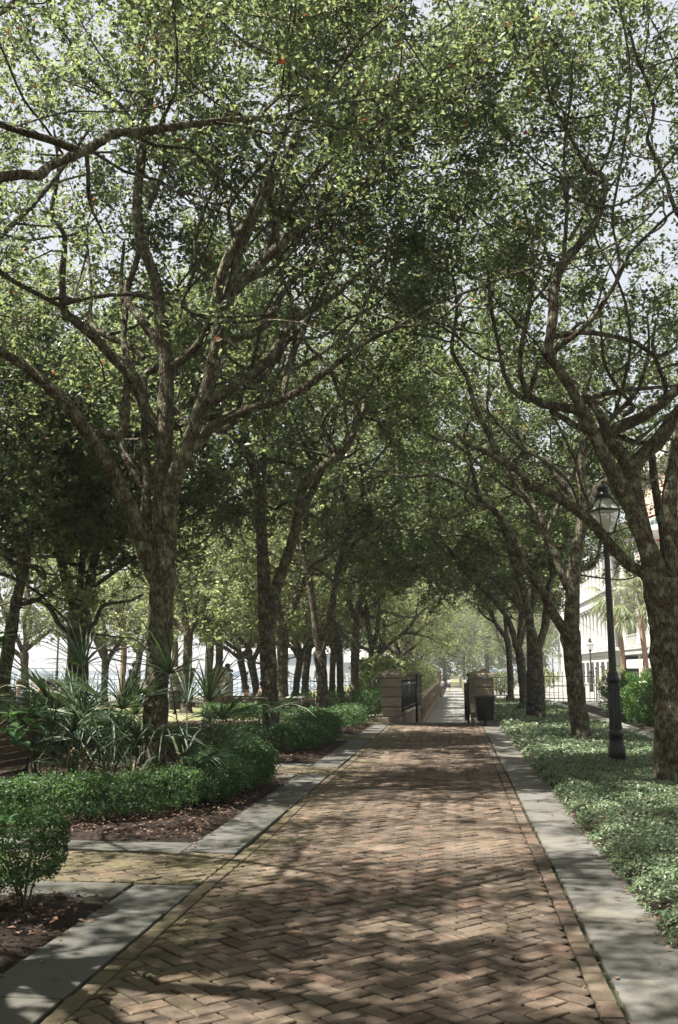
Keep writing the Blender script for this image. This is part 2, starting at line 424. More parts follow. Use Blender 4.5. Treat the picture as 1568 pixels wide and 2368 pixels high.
def clip(poly, axis, lim, keep_less):
    out = []
    for i in range(len(poly)):
        a, b = poly[i], poly[(i+1) % len(poly)]
        ia = (a[axis] <= lim) if keep_less else (a[axis] >= lim)
        ib = (b[axis] <= lim) if keep_less else (b[axis] >= lim)
        if ia: out.append(a)
        if ia != ib:
            t = (lim-a[axis])/(b[axis]-a[axis]); out.append((a[0]+(b[0]-a[0])*t, a[1]+(b[1]-a[1])*t))
    return out
def area(p): return abs(sum(p[i][0]*p[(i+1) % len(p)][1]-p[(i+1) % len(p)][0]*p[i][1] for i in range(len(p))))/2
def herring(mb, x0, x1, y0, y1, ox=0.0, oy=0.0):
    W = BW; gap = .006; c = math.sqrt(.5)
    K = int((y1-y0)/(W*1.414))+4; Mx = int((x1-x0)/(W*2.83))+4
    for m in range(-Mx, Mx+1):
        for k in range(-3, K+3):
            for (a, b, wd, hd) in ((0, 0, 2, 1), (0, 1, 1, 2)):
                u0 = a+k-2*m; v0 = b+k+2*m
                cx, cy = (u0+wd/2), (v0+hd/2)
                X = (cx-cy)*c*W+(x0+x1)/2+ox; Y = (cx+cy)*c*W+y0+oy
                if X < x0-.15 or X > x1+.15 or Y < y0-.15 or Y > y1+.15: continue
                j = rnd.uniform(-.0045, .0045); j2 = rnd.uniform(-.0045, .0045); th = R(45)+rnd.gauss(0, .018)
                hw, hh = wd*W/2-gap-abs(rnd.gauss(0, .0012)), hd*W/2-gap-abs(rnd.gauss(0, .0012))
                P = []
                for sx, sy in ((-1, -1), (1, -1), (1, 1), (-1, 1)):
                    px = sx*hw+rnd.gauss(0, .0015); py = sy*hh+rnd.gauss(0, .0015)
                    P.append((X+j+px*math.cos(th)-py*math.sin(th), Y+j2+px*math.sin(th)+py*math.cos(th)))
                for ax, lim, kl in ((0, x0+.004, False), (0, x1-.004, True), (1, y0+.004, False), (1, y1-.004, True)):
                    P = clip(P, ax, lim, kl)
                    if len(P) < 3: break
                if len(P) < 3 or area(P) < .0006: continue
                brick_poly(mb, P)
def brick_poly(mb, P):
    n = len(P); cx = sum(p[0] for p in P)/n; cy = sum(p[1] for p in P)/n
    z = rnd.gauss(0, .0022); tx = rnd.gauss(0, .013); ty = rnd.gauss(0, .013)
    # slow heave of the paving
    z += .009*math.sin(cx*2.1+cy*.9)+.005*math.sin(cy*1.7-cx)
    v = []; ins = .006
    for lv in range(3):
        for (x, y) in P:
            dx, dy = cx-x, cy-y; l = math.hypot(dx, dy)+1e-6
            k = 0 if lv < 2 else ins*1.5
            zz = [-.03, z-.006, z][lv]+(0 if lv == 0 else (x-cx)*tx+(y-cy)*ty)
            v.append((x+dx/l*k, y+dy/l*k, zz))
    f = []
    for k in range(2):
        for i in range(n): f.append((k*n+i, k*n+(i+1) % n, (k+1)*n+(i+1) % n, (k+1)*n+i))
    f.append(tuple(range(2*n, 3*n)))
    mb.add(v, f)
def border(mb, x0, x1, y0, y1, along='y'):
    t = y0 if along == 'y' else x0; end = y1 if along == 'y' else x1
    while t < end:
        L = rnd.choice((.2, .2, .2, .1)) * rnd.uniform(.96, 1.04)
        e = min(end, t+L); gp_ = .004
        if e-t > .03:
            if along == 'y': P = [(x0+gp_, t+gp_), (x1-gp_, t+gp_), (x1-gp_, e-gp_), (x0+gp_, e-gp_)]
            else: P = [(t+gp_, y0+gp_), (e-gp_, y0+gp_), (e-gp_, y1-gp_), (t+gp_, y1-gp_)]
            P = [(x+rnd.gauss(0, .0022), y+rnd.gauss(0, .0022)) for x, y in P]
            brick_poly(mb, P)
        t = e
bp = MB()
herring(bp, XL+BW, XR-BW, 1.2, GATE)
border(bp, XL, XL+BW, 1.2, GATE); border(bp, XR-BW, XR, 1.2, GATE)
SIDE = [(6.5, 6.93, 8.12, 8.6), (13.7, 14.1, 15.25, 15.75), (20.9, 21.3, 22.4, 22.9)]
struct('brick_path', bp, M['brick'])
for i, (a, b, c_, d) in enumerate(SIDE):
    sp = MB(); herring(sp, -8.5, XL-.004, b, c_, .05, .03)
    struct('side_brick_path', sp, M['brick'])
js = MB()
js.add([(XL-.03, 0, -.02), (XR+.02, 0, -.02), (XR+.02, GATE, -.02), (XL-.03, GATE, -.02)], [(0, 1, 2, 3)])
for (a, b, c_, d) in SIDE: js.add([(-8.6, b, -.02), (XL-.031, b, -.02), (XL-.031, c_, -.02), (-8.6, c_, -.02)], [(0, 1, 2, 3)])
struct('path_bedding', js, M['joint'])
sl = MB()
def slabs(mb, x0, x1, y0, y1, along='y', lens=(.9, 1.5)):
    t = y0 if along == 'y' else x0; end = y1 if along == 'y' else x1
    while t < end-.02:
        L = rnd.uniform(*lens); e = t+L
        if end-e < .4: e = end
        z = rnd.gauss(0, .003)+.003
        g_ = .009
        if along == 'y': mb.bbox(x0+g_+rnd.gauss(0, .002), x1-g_-.004, t+g_, e-g_, -.03, z, .006)
        else: mb.bbox(t+g_, e-g_, y0+g_, y1-g_, -.03, z, .006)
        t = e
y = .6
for (a, b, c_, d) in SIDE+[(GATE, GATE, GATE, GATE)]:
    slabs(sl, -2.2, XL-.006, y, b, 'y', (.7, 1.15)); y = c_
for (a, b, c_, d) in SIDE:
    slabs(sl, -8.5, -2.21, a, b, 'x'); slabs(sl, -8.5, -2.21, c_, d, 'x')
struct('stone_edging', sl, M['slate'])
sl = MB(); slabs(sl, XR+.012, 1.17, .6, GATE, 'y', (.75, 1.5))
struct('stone_edging', sl, M['slabR'])

def rough_sheet(x0, x1, y0, y1, z, amp, step, edge=.08):
    nx = max(2, int((x1-x0)/step)); ny = max(2, int((y1-y0)/step))
    xs = np.linspace(x0, x1, nx+1); ys = np.linspace(y0, y1, ny+1)
    Xg, Yg = np.meshgrid(xs, ys)
    e = np.minimum(np.minimum(Xg-x0, x1-Xg), np.minimum(Yg-y0, y1-Yg)); e = np.clip(e/.35, 0, 1)
    Z = z+e*(amp+.5*amp*np.sin(Xg*3.1+Yg*1.3)*np.sin(Yg*2.3-Xg)+rng.normal(0, amp*.16, Xg.shape))-.01*(1-e)
    V = np.stack([Xg, Yg, Z], -1).reshape(-1, 3)
    idx = np.arange((nx+1)*(ny+1)).reshape(ny+1, nx+1)
    F = np.stack([idx[:-1, :-1], idx[:-1, 1:], idx[1:, 1:], idx[1:, :-1]], -1).reshape(-1, 4)
    return V, F
beds = [(-8.5, -2.215, -1, 6.49), (-8.5, -2.215, 8.61, 13.69), (-8.5, -2.215, 15.76, 20.89), (-8.5, -2.215, 22.91, 27.9)]
for b in beds:
    V, F = rough_sheet(*b, -.012, .045, .07)
    tag(link('mulch_bed', quads_mesh('mulch_bed', [V], [F]), None, M['soil']), kind='structure')
V, F = rough_sheet(1.18, 3.7, 0, 46, -.01, .05, .15)
tag(link('bed_soil', quads_mesh('bed_soil', [V], [F]), None, M['soil']), kind='structure')
V, F = rough_sheet(4.17, 5.55, 4, 44, -.01, .05, .2)
tag(link('bed_soil', quads_mesh('bed_soil', [V], [F]), None, M['soil']), kind='structure')
k = MB(); t = 1.0
while t < 45:
    k.bbox(3.72, 4.15, t+.006, t+1.5-.006, -.03, .13, .012); t += 1.5
struct('kerb', k, M['kerb'])

# steps down beyond the gate and the sunken walk
st = MB()
for i in range(8):
    st.bbox(-1.9, 1.0, GATE+.02+i*.33, GATE+.02+(i+1)*.33+.02, LOW-.02, -.005-i*.172, .01)
struct('steps', st, M['slabR'])
st = MB(); yy = GATE+2.75
while yy < 170:
    L = 1.5; z = LOW+.012+rnd.gauss(0, .003)
    st.bbox(-1.9, -.44, yy+.01, yy+L-.01, LOW, z, .01); st.bbox(-.40, 1.0, yy+.01, yy+L-.01, LOW, z+.004, .01); yy += L
struct('sunken_walk', st, M['paleconc'])

# fallen leaves
def scatter(n, fx, fy, zf, size, name, mat, asp=.55):
    P = np.stack([fx(n), fy(n), np.zeros(n)], 1); P[:, 2] = zf(P)
    V, F = leaves_vf(P, size, asp, .85, rng, .1)
    return tag(link(name, quads_mesh(name, [V], [F], False), None, mat), kind='stuff')
U = lambda a, b: (lambda n: rng.uniform(a, b, n))
for (x0, x1, y0, y1) in beds:
    n = int((y1-y0)*(x1-x0)*(340 if y0 < 14 else 120))
    scatter(n, U(x0, x1-.02), U(y0+.02, y1-.02), lambda P: .035+.03*rng.random(len(P)), .042, 'leaf_litter', M['litter'], .5)
scatter(900, lambda n: 1.17-np.abs(rng.normal(0, .05, n)), U(1, 27), lambda P: .012+.01*rng.random(len(P)), .035, 'leaf_litter', M['litter'])
scatter(300, lambda n: -2.2+np.abs(rng.normal(0, .05, n)), U(1, 27), lambda P: .012+.01*rng.random(len(P)), .04, 'leaf_litter', M['litter'])
scatter(420, U(-2.1, 1.1), lambda n: 2.5+25*rng.random(n)**1.5, lambda P: np.full(len(P), .013), .035, 'leaf_litter', M['litter'])
scatter(500, lambda n: XR+.006+rng.normal(0, .01, n), U(1, 27), lambda P: np.full(len(P), .008), .02, 'leaf_litter', M['litter'])

# ground cover to the right of the path
def gcover():
    Vs, Fs = [], []
    for (y0, y1, dens, sz) in ((1.5, 5, 4600, .027), (5, 9, 3600, .029), (9, 15, 1700, .036), (15, 24, 550, .06), (24, 46, 200, .095)):
        n = int((y1-y0)*2.6*dens)
        x = rng.uniform(1.1, 3.71, n); yv = rng.uniform(y0, y1, n)
        bump = np.sin(x*5+yv*2.2)*np.sin(yv*4.1-x*3)*.5+np.sin(yv*9+x*7)*np.sin(x*11-yv*2)*.5
        top = .135+.035*bump
        wob = .05*np.sin(yv*6.3)+.04*np.sin(yv*14.1+1)+.03*np.sin(yv*31)
        e = np.clip((x-(1.16+wob))/.14, 0, 1); keep = x > 1.10+wob
        z = .02+(top*np.sqrt(e))*(1-np.abs(rng.normal(0, .28, n)).clip(0, 1)*.9)+.02*rng.random(n)
        P = np.stack([x, yv, z], 1)[keep]
        V, F = leaves_vf(P, sz, .55, .35, rng, .15); Vs.append(V); Fs.append(F)
    return quads_mesh('ground_cover', Vs, Fs, False)
tag(link('ground_cover', gcover(), None, M['jasmine']), kind='stuff')

# ------------------------------------------------------------------ trees
class TreeB:
    def __init__(s, name, base, seed, zmin=4.3, leaf=.06, per=26, l1=(1.1, 2.1), sp1=.34, l2=(.4, .85), sp2=.15, mat='leaf', bark='bark', inner=0, spread=.105, rmax=99):
        s.g = random.Random(seed); s.np = np.random.default_rng(seed)
        s.base = np.array([base[0], base[1], 0.0]); s.zmin = zmin; s.leaf = leaf; s.per = per
        s.l1, s.sp1, s.l2, s.sp2 = l1, sp1, l2, sp2; s.spread = spread; s.rmax = rmax
        s.K = (0, 0, .8, 1.3, 1.8, 2.3)
        s.Vt, s.Ft, s.T, s.Lp = [], [], [], []; s.mat, s.bark = mat, bark; s.nodes = []; s.px = []; s.inner = inner; s.spawnable = []
    def limb(s, P, r, sides=8, spawn=True, wob=.0, step=.22):
        Q, tt = catmull(P, step)
        r = np.interp(tt, np.linspace(0, len(P)-1, len(r)), r)
        if wob: 
            Q = Q+np.cumsum(s.np.normal(0, wob, Q.shape), 0)*np.linspace(0, 1, len(Q))[:, None]*.3
        rr = r*(1+s.np.normal(0, .045, len(r)))
        V, F = tube(Q, rr, sides)
        if sides >= 8: V = V+s.np.normal(0, 1, V.shape)*np.repeat(rr, sides)[:, None]*.035
        s.Vt.append(V); s.Ft.append(F)
        s.nodes.append((Q, r))
        if spawn: s.spawnable.append((Q, r))
        return Q, r
    def px_limb(s, pts, w, dy=None, sides=8, spawn=True):
        """pts in photo pixels; the limb gets its real depth from its parent plus dy at the tip"""
        if s.px:
            p0 = np.array(pts[0][:2]); best = min(s.px, key=lambda q: (q[0]-p0[0])**2+(q[1]-p0[1])**2)
            y0 = best[2]
            if (best[0]-p0[0])**2+(best[1]-p0[1])**2 > 60**2: y0 = best[2]
        else: y0 = s.base[1]
        if dy is None: dy = s.g.uniform(-1.0, 1.0)
        cum = np.concatenate([[0], np.cumsum([math.dist(pts[i], pts[i+1]) for i in range(len(pts)-1)])]); cum /= cum[-1]
        Ys = y0+dy*cum**1.3
        P = np.array([at(x, y, Y) for (x, y), Y in zip(pts, Ys)])
        r = .9*np.interp(cum, np.linspace(0, 1, len(w)), w)/2*np.array([Y for Y in Ys])/2331
        Q, rr = s.limb(P, list(r), sides, spawn)
        for k in range(len(pts)-1):
            for f in (0, .33, .66, 1): s.px.append((pts[k][0]+(pts[k+1][0]-pts[k][0])*f, pts[k][1]+(pts[k+1][1]-pts[k][1])*f, Ys[k]+(Ys[k+1]-Ys[k])*f))
        return Q
    def flare(s, r):
        b = s.base
        P = [b+np.array([0, 0, -.06]), b+np.array([0, 0, .1]), b+np.array([0, 0, .35])]
        V, F = tube(P, [r*1.45, r*1.15, r*.98], 12); s.Vt.append(V); s.Ft.append(F)
    def wander(s, p, d, L, r0, r1, n=7, bend=.28, up=.06):
        P = [np.array(p)]; d = np.array(d, float); d /= np.linalg.norm(d)
        for i in range(n):
            d = d+s.np.normal(0, bend, 3); d[2] += up; d /= np.linalg.norm(d); P.append(P[-1]+d*L/n)
        return P, [r0, (r0+r1)*.5, r1]
    def extra(s, n, L=(2.5, 4.5), z=(3.0, 7.5), up=.35, dirf=None, r=.05):
        """more limbs, so that the crown has depth"""
        cand = [(Q[i], r_[i]) for Q, r_ in s.nodes for i in range(len(Q)) if z[0] < Q[i][2] < z[1]]
        if not cand: return
        for i in range(n):
            p, pr = s.g.choice(cand); a = s.g.uniform(0, 2*math.pi)
            d = np.array([math.cos(a), math.sin(a), s.g.uniform(.1, .9)*up*2])
            if dirf: d = dirf(d, p)
            r0 = min(pr*.7, r*s.g.uniform(.6, 1.2)); P, rr = s.wander(p, d, s.g.uniform(*L), r0, .012, 8, .25, .06)
            s.limb(P, rr, 6)
    def grow(s):
        g = s.g; twP, twD, twK = [], [], []
        for Q, r in s.spawnable:
            acc = 0
            for i in range(1, len(Q)):
                acc += np.linalg.norm(Q[i]-Q[i-1])
                frac = i/len(Q)
                if acc < s.sp1*(1.5 if frac < .4 else 1.0): continue
                if Q[i][2] < s.zmin-.4: continue
                acc = s.np.uniform(-.15, .15)
                t = Q[i]-Q[i-1]; t /= np.linalg.norm(t)+1e-9
                d = s.np.normal(0, 1, 3); d -= t*np.dot(d, t)*.8; d /= np.linalg.norm(d)+1e-9
                out = Q[i]-s.base; out[2] = 0; out /= np.linalg.norm(out)+1e-6
                d = d+.55*t+.25*out+np.array([0, 0, .28])
                kd = g.choice(s.K)
                P, rr = s.wander(Q[i], d, g.uniform(*s.l1)*(1.15-.3*frac), min(r[i]*.55, .018), .005, 5, .25, .03)
                if kd < .1: continue
                if s.inner and P[-1][1]-s.base[1] < .6 and P[-1][2] < s.inner and g.random() < .88: continue
                V, F = tube(P, np.interp(np.arange(6), [0, 2.5, 5], rr), 4); s.Vt.append(V); s.Ft.append(F)
                P = np.array(P)
                L = np.linalg.norm(P[-1]-P[0]); k = max(2, int(L/s.sp2))
                for j in range(k+1):
                    f = (j+.6)/(k+.6)*5; a = int(min(4, f)); q = P[a]+(P[a+1]-P[a])*min(1, f-a)
                    dd = s.np.normal(0, 1, 3); tt = P[a+1]-P[a]; tt /= np.linalg.norm(tt)+1e-9
                    dd = dd*.8+tt*.6+np.array([0, 0, .15]); dd /= np.linalg.norm(dd)
                    twP.append(q); twD.append(dd); twK.append(kd)
            # the tip itself
            if Q[-1][2] > s.zmin-.5:
                for _ in range(4):
                    dd = s.np.normal(0, .7, 3)+(Q[-1]-Q[-2])/(np.linalg.norm(Q[-1]-Q[-2])+1e-9); dd /= np.linalg.norm(dd)
                    twP.append(Q[-1]); twD.append(dd); twK.append(1.0)
        P = np.array(twP); D = np.array(twD); K = np.array(twK)
        n = len(P); L = s.np.uniform(*s.l2, n)[:, None]
        E = P+D*L; Mid = P+D*L*.5+s.np.normal(0, .05, (n, 3))
        ok = (E[:, 2] > s.zmin) & (np.linalg.norm((E-s.base)[:, :2], axis=1) < s.rmax)
        if s.inner:      # pruned, light-starved inside of the crown
            dv = E-s.base; near = dv[:, 1] < .6
            ok &= ~(near & (E[:, 2] < s.inner) & (s.np.random(n) < .75))
        P, E, Mid, D, K = P[ok], E[ok], Mid[ok], D[ok], K[ok]; n = len(P)
        # thin twigs as 3-sided tubes, batched
        an = np.arange(3)*2.094
        A = np.cross(D, [.3, .5, .8]); A /= np.linalg.norm(A, axis=1, keepdims=True); B = np.cross(D, A)
        rings = []
        for c_, rr in ((P, .0042), (Mid, .0032), (E, .0015)):
            rings.append(c_[:, None, :]+rr*(np.cos(an)[None, :, None]*A[:, None, :]+np.sin(an)[None, :, None]*B[:, None, :]))
        V = np.stack(rings, 1).reshape(-1, 3); q = []
        for k in range(2):
            for i in range(3): q.append([k*3+i, k*3+(i+1) % 3, (k+1)*3+(i+1) % 3, (k+1)*3+i])
        F = (np.arange(n)[:, None, None]*9+np.array(q)[None]).reshape(-1, 4)
        s.Vt.append(V); s.Ft.append(F)
        # leaves round each twig
        dens = s.np.uniform(.6, 1.3, n)*K
        cnt = np.maximum(3, (s.per*dens)).astype(int); idx = np.repeat(np.arange(n), cnt); m = len(idx)
        t = s.np.uniform(.15, 1.08, m)[:, None]
        LP = P[idx]*(1-t)+E[idx]*t+s.np.normal(0, s.spread*.62, (m, 3))
        s.LV, s.LF = leaves_vf(LP, s.leaf, .56, .15, s.np, .1)
    def build(s, label, group=None, cat='tree', name='oak_tree', loc=None):
        b = s.base
        root = thing(name, label, cat, b if loc is None else loc, 0, group)
        off = b.astype(float)
        link('trunk', quads_mesh('trunk', [v-off for v in s.Vt], s.Ft), root, M[s.bark])
        link('crown', quads_mesh('crown', [s.LV-off], [s.LF], False), root, M[s.mat])
        return root

def zc(z, ox, oy, k):       # traced points: enlarged-view coordinates -> photo pixels
    return [(ox+a*k, oy+b*k) for a, b in z]
A3 = lambda z: zc(z, 0, 705.6, .35)
A4 = lambda z: zc(z, 470.4, 705.6, .35)
A5 = lambda z: zc(z, 940.8, 705.6, .4)
Z1 = lambda z: zc(z, 0, 0, .5)
Z2 = lambda z: zc(z, 784, 0, .5)

HERO = []
def hero_L1():
    Y = 11.8; b = (XB(350, Y), Y)
    t = TreeB('L1', b, 3, inner=8.2, zmin=4.7, leaf=.07, per=32)
    base = at(350, 1790, Y); zb = base[2]
    yb = yb_(350, Y)
    t.flare(.19)
    t.px_limb([(350, yb), (353, 1760), (362, 1600), (370, 1450), (377, 1320)], (76, 68, 64, 62, 74), 0, 14, False)
    t.px_limb([(374, 1350)]+A3([(985, 1700), (900, 1450), (780, 1170), (620, 900), (440, 660), (300, 520), (130, 380), (-20, 290), (-200, 120), (-330, -200)]), (56, 46, 40, 36, 30, 24, 14), -1.2, 12)
    t.px_limb(A3([(600, 860), (690, 850), (775, 865), (830, 760), (835, 600), (845, 400), (815, 200), (830, 50), (800, -150), (820, -400)]), (26, 24, 20, 14, 8), 1.0, 8)
    t.px_limb([(372, 1330)]+A3([(1000, 1560), (960, 1350), (975, 1150), (950, 900), (960, 700), (950, 480), (1010, 430), (1080, 380)]), (34, 30, 26, 22, 20), .5, 8)
    t.px_limb(A3([(970, 1260), (900, 1120), (830, 1000), (800, 870)]), (24, 22, 20), .3, 8, False)
    t.px_limb([(380, 1350)]+A3([(1080, 1500), (1075, 1200), (1090, 950), (1095, 700), (1100, 400), (1075, 200), (1060, 50)])+Z1([(720, 1300), (680, 1190), (645, 1090), (635, 900), (660, 700), (672, 540), (660, 380), (655, 230), (645, 80), (650, -120), (640, -400)]), (60, 50, 44, 38, 30, 26, 22, 16, 8), -.2, 10)
    t.px_limb(A3([(1070, 300), (1000, 190), (930, 90), (850, -10)])+Z1([(590, 1330), (625, 1230), (650, 1140)]), (30, 26, 22, 20, 16), .3, 8)
    t.px_limb(Z1([(680, 520), (715, 400), (725, 270), (712, 140), (730, 10), (735, -150)]), (14, 12, 6), .6, 6)
    t.px_limb(Z1([(650, 640), (610, 570), (560, 490), (430, 375), (340, 280), (325, 190), (240, 90), (200, -60)]), (18, 14, 10, 5), -.8, 6)
    t.px_limb(Z1([(690, 960), (740, 830), (800, 640), (830, 470), (860, 330), (900, 120)]), (14, 12, 8, 5), 1.2, 6)
    t.px_limb(A3([(1060, 850), (960, 690), (890, 480), (760, 360), (640, 230), (540, 140), (440, 60), (410, -10)])+Z1([(290, 1420), (290, 1240), (300, 1090), (240, 980), (270, 800), (250, 600)]), (34, 32, 28, 22, 16, 12, 6), -1.1, 8)
    t.px_limb(A3([(950, 350), (860, 270), (790, 240), (700, 200), (600, 120), (600, -20)])+Z1([(420, 1300), (400, 1100)]), (18, 14, 10, 6), .8, 6)
    t.px_limb([(385, 1290)]+A3([(1130, 1230), (1215, 1000), (1310, 730), (1390, 470), (1440, 220), (1440, 40)])+Z1([(1000, 1420), (1010, 1330), (1060, 1180), (1110, 1090), (1180, 950), (1250, 830), (1320, 730), (1360, 640), (1400, 520), (1480, 400), (1500, 250)]), (52, 46, 42, 38, 30, 26, 20, 14, 6), -.9, 10)
    t.px_limb(Z1([(1020, 1430), (1080, 1350), (1200, 1225), (1320, 1110), (1440, 1005), (1560, 935)])+Z2([(90, 865), (190, 785), (290, 690), (360, 600), (420, 480), (520, 380)]), (32, 28, 24, 18, 12, 5), .6, 8)
    t.px_limb(Z1([(1075, 1320), (1095, 1200), (1150, 1080), (1200, 950), (1265, 830)]), (22, 20, 14), -.5, 8)
    t.px_limb(Z1([(1210, 1215), (1245, 1110), (1280, 1020), (1370, 920), (1440, 830), (1550, 720), (1620, 600), (1640, 450)]), (18, 14, 10, 5), .9, 6)
    t.px_limb(A3([(1380, 640), (1470, 600), (1568, 510)])+A4([(300, 480), (430, 370), (520, 220), (600, 100), (690, 45)])+Z1([(1568, 1350), (1640, 1280), (1760, 1200), (1850, 1100)]), (30, 28, 24, 20, 14, 7), .8, 8)
    t.px_limb(A4([(290, 490), (370, 500), (440, 430), (520, 290), (600, 200), (700, 90)]), (14, 12, 7), .5, 6)
    t.px_limb(A3([(1270, 970), (1360, 850), (1440, 780), (1568, 720)])+A4([(300, 690), (500, 630), (650, 560), (780, 460), (900, 370), (1050, 260), (1200, 180), (1310, 140), (1460, 130), (1600, 60), (1750, -60)]), (26, 26, 24, 20, 16, 12, 8, 5), -.6, 8)
    t.px_limb(A4([(510, 625), (545, 500), (600, 300), (655, 180), (710, 40), (760, -100)]), (20, 17, 10), .7, 8)
    t.px_limb(A4([(360, 690), (440, 600), (490, 470), (540, 350), (500, 230), (560, 100)]), (9, 7, 5), .6, 6)
    t.px_limb(A4([(60, 240), (140, 235), (300, 200), (410, 130), (480, 20)])+Z1([(1230, 1480), (1320, 1340), (1420, 1220), (1480, 1100)]), (20, 22, 20, 14, 8), .7, 8)
    t.px_limb(A3([(1110, 420), (1230, 340), (1330, 230), (1385, 110)])+Z1([(990, 1420), (990, 1330)]), (26, 24, 22, 22), -.3, 8)
    t.px_limb(Z1([(780, 1500), (830, 1410), (890, 1280), (905, 1200), (900, 1110), (950, 960), (1000, 850), (1070, 770), (1100, 640)]), (12, 10, 8, 5), .3, 6)
    t.extra(14, (2.2, 4.4), (4.3, 9.0), .4)
    t.extra(20, (2.2, 4.4), (4.3, 9.0), .4, dirf=lambda d, p: np.array([d[0], abs(d[1])+.35, d[2]]))
    t.extra(14, (2.0, 3.6), (7.0, 11.0), .5, r=.03)
    t.extra(12, (2.5, 4.2), (6.5, 9.5), .3, lambda d, p: np.array([abs(d[0])+.3, d[1], d[2]]), .03)
    t.grow()
    t.build('nearest whole oak on the left, lichened forked trunk rising from the palmettos', 'oaks of the left path row', name='live_oak')
    return t
def hero_T1():
    Y = 12.7; b = (XB(1556, Y), Y)
    t = TreeB('T1', b, 5, inner=8.2, zmin=4.6, leaf=.07, per=30); t.K = (0, 0, 0, .9, 1.4, 1.9)
    t.flare(.2)
    t.px_limb([(1556, yb_(1556, Y)), (1553, 1800), (1547, 1600), (1537, 1450), (1528, 1340)], (82, 76, 72, 78, 88), 0, 14, False)
    t.px_limb([(1530, 1390)]+A5([(1440, 1540), (1370, 1350), (1300, 1180), (1210, 1000), (1120, 830), (1030, 640), (950, 480), (860, 345), (810, 285)]), (70, 56, 46, 42, 34, 30, 26, 24), -.5, 12)
    t.px_limb([(1262, 822), (1272, 780), (1281, 710)]+Z2([(990, 1350), (1010, 1270), (1060, 1190), (1130, 1110), (1200, 1000), (1230, 860), (1215, 810), (1150, 780), (1085, 660), (1020, 550), (960, 450), (910, 350), (860, 250), (780, 100), (760, -100)]), (28, 30, 26, 20, 14, 11, 9, 7, 5), .6, 8)
    t.px_limb(Z2([(1035, 1230), (1050, 1050), (1055, 900), (1040, 760), (1050, 600), (1080, 400), (1060, 200)]), (14, 11, 7, 5), -.5, 6)
    t.px_limb(Z2([(1065, 1110), (1150, 960), (1185, 840), (1250, 700), (1290, 500), (1300, 250)]), (10, 8, 5), .5, 6)
    t.px_limb(A5([(820, 300), (870, 250), (970, 175), (1080, 70), (1140, -20)])+Z2([(1200, 1430), (1280, 1310), (1340, 1180), (1430, 1085), (1530, 990), (1650, 900)]), (16, 14, 12, 9, 6), -.7, 8)
    t.px_limb(A5([(815, 320), (760, 340), (730, 440), (715, 500)]), (14, 14, 12), .2, 6)
    t.px_limb([(1525, 1330)]+A5([(1410, 1480), (1350, 1250), (1310, 1050), (1290, 900)]), (48, 46, 44, 44), .5, 10, False)
    t.px_limb(A5([(1295, 960), (1350, 880), (1450, 790), (1520, 690), (1600, 590), (1720, 400), (1800, 150)]), (44, 40, 36, 28, 16), -.6, 10)
    t.px_limb(A5([(1290, 940), (1230, 850), (1165, 790), (1170, 740), (1250, 695), (1360, 650), (1450, 580), (1560, 490), (1680, 380), (1760, 200)]), (40, 36, 30, 28, 22, 14), .4, 10)
    t.px_limb(A5([(1160, 780), (1140, 690), (1110, 620), (1060, 560), (1010, 530)]), (28, 24, 20), .1, 8)
    t.px_limb(A5([(1150, 680), (1240, 600), (1300, 540), (1350, 460), (1365, 400), (1400, 250), (1390, 50)]), (14, 12, 8, 5), .7, 6)
    t.px_limb(A5([(1250, 640), (1310, 600), (1290, 560), (1210, 460), (1150, 360), (1130, 250), (1120, 80)]), (11, 10, 8, 5), -.4, 6)
    t.px_limb(A5([(1500, 540), (1490, 440), (1460, 370), (1420, 230), (1440, 100)]), (14, 12, 7), .3, 6)
    t.px_limb([(1545, 1370)]+A5([(1500, 1540), (1490, 1350), (1460, 1200), (1430, 1000), (1420, 880)]), (34, 26, 22, 20), .8, 8)
    t.px_limb([(1552, 1370)]+A5([(1535, 1500), (1530, 1300), (1520, 1100), (1560, 800), (1640, 500), (1700, 200)]), (50, 46, 32, 26, 18), -.4, 10)
    t.px_limb(A5([(1020, 640), (990, 610), (900, 590), (790, 575), (700, 520), (690, 470)]), (24, 24, 22, 18), .3, 8)
    t.px_limb(A5([(1040, 720), (980, 700), (900, 650), (830, 610)]), (20, 16, 14), .2, 8, False)
    t.px_limb(A5([(695, 500), (655, 390), (660, 250), (685, 130), (710, 0), (720, -120)])+Z2([(900, 1270), (890, 1100), (850, 950)]), (15, 13, 11, 8, 5), -.5, 8)
    t.px_limb(A5([(710, 560), (620, 500), (560, 390), (535, 250), (505, 110), (485, 0), (470, -200)]), (13, 11, 10, 7), .6, 8)
    t.px_limb([(1540, 1400)]+A5([(1375, 1560), (1280, 1500), (1150, 1350), (1050, 1240), (900, 1130), (800, 1075), (700, 1045), (670, 980), (600, 930), (520, 880), (420, 835), (340, 800), (290, 740)]), (40, 30, 28, 28, 24, 20, 18, 14, 10), -.3, 10)
    t.px_limb(A5([(530, 890), (480, 760), (400, 600), (345, 410), (262, 270), (280, 110), (290, 0), (270, -150)]), (16, 15, 12, 10, 7), .8, 8)
    t.px_limb([(1553, 977), (1640, 940), (1720, 800), (1660, 620)]+Z2([(1560, 980), (1520, 850), (1470, 740), (1425, 640), (1450, 560), (1450, 450), (1375, 260), (1330, 110), (1230, 0), (1150, -120)]), (20, 18, 16, 14, 11, 9, 8, 6), -1.5, 8)
    t.extra(10, (2.2, 4.4), (4.3, 9.0), .4)
    t.extra(12, (2.2, 4.4), (4.3, 9.0), .4, dirf=lambda d, p: np.array([d[0], abs(d[1])+.35, d[2]]))
    t.extra(8, (2.5, 4.4), (6.5, 9.5), .3, lambda d, p: np.array([-abs(d[0])-.3, d[1]+.3, d[2]]), .03)
    t.grow()
    t.build('thick oak cut by the right edge of the photo, beside the nearest lamp post', 'oaks of the right path row', name='live_oak')
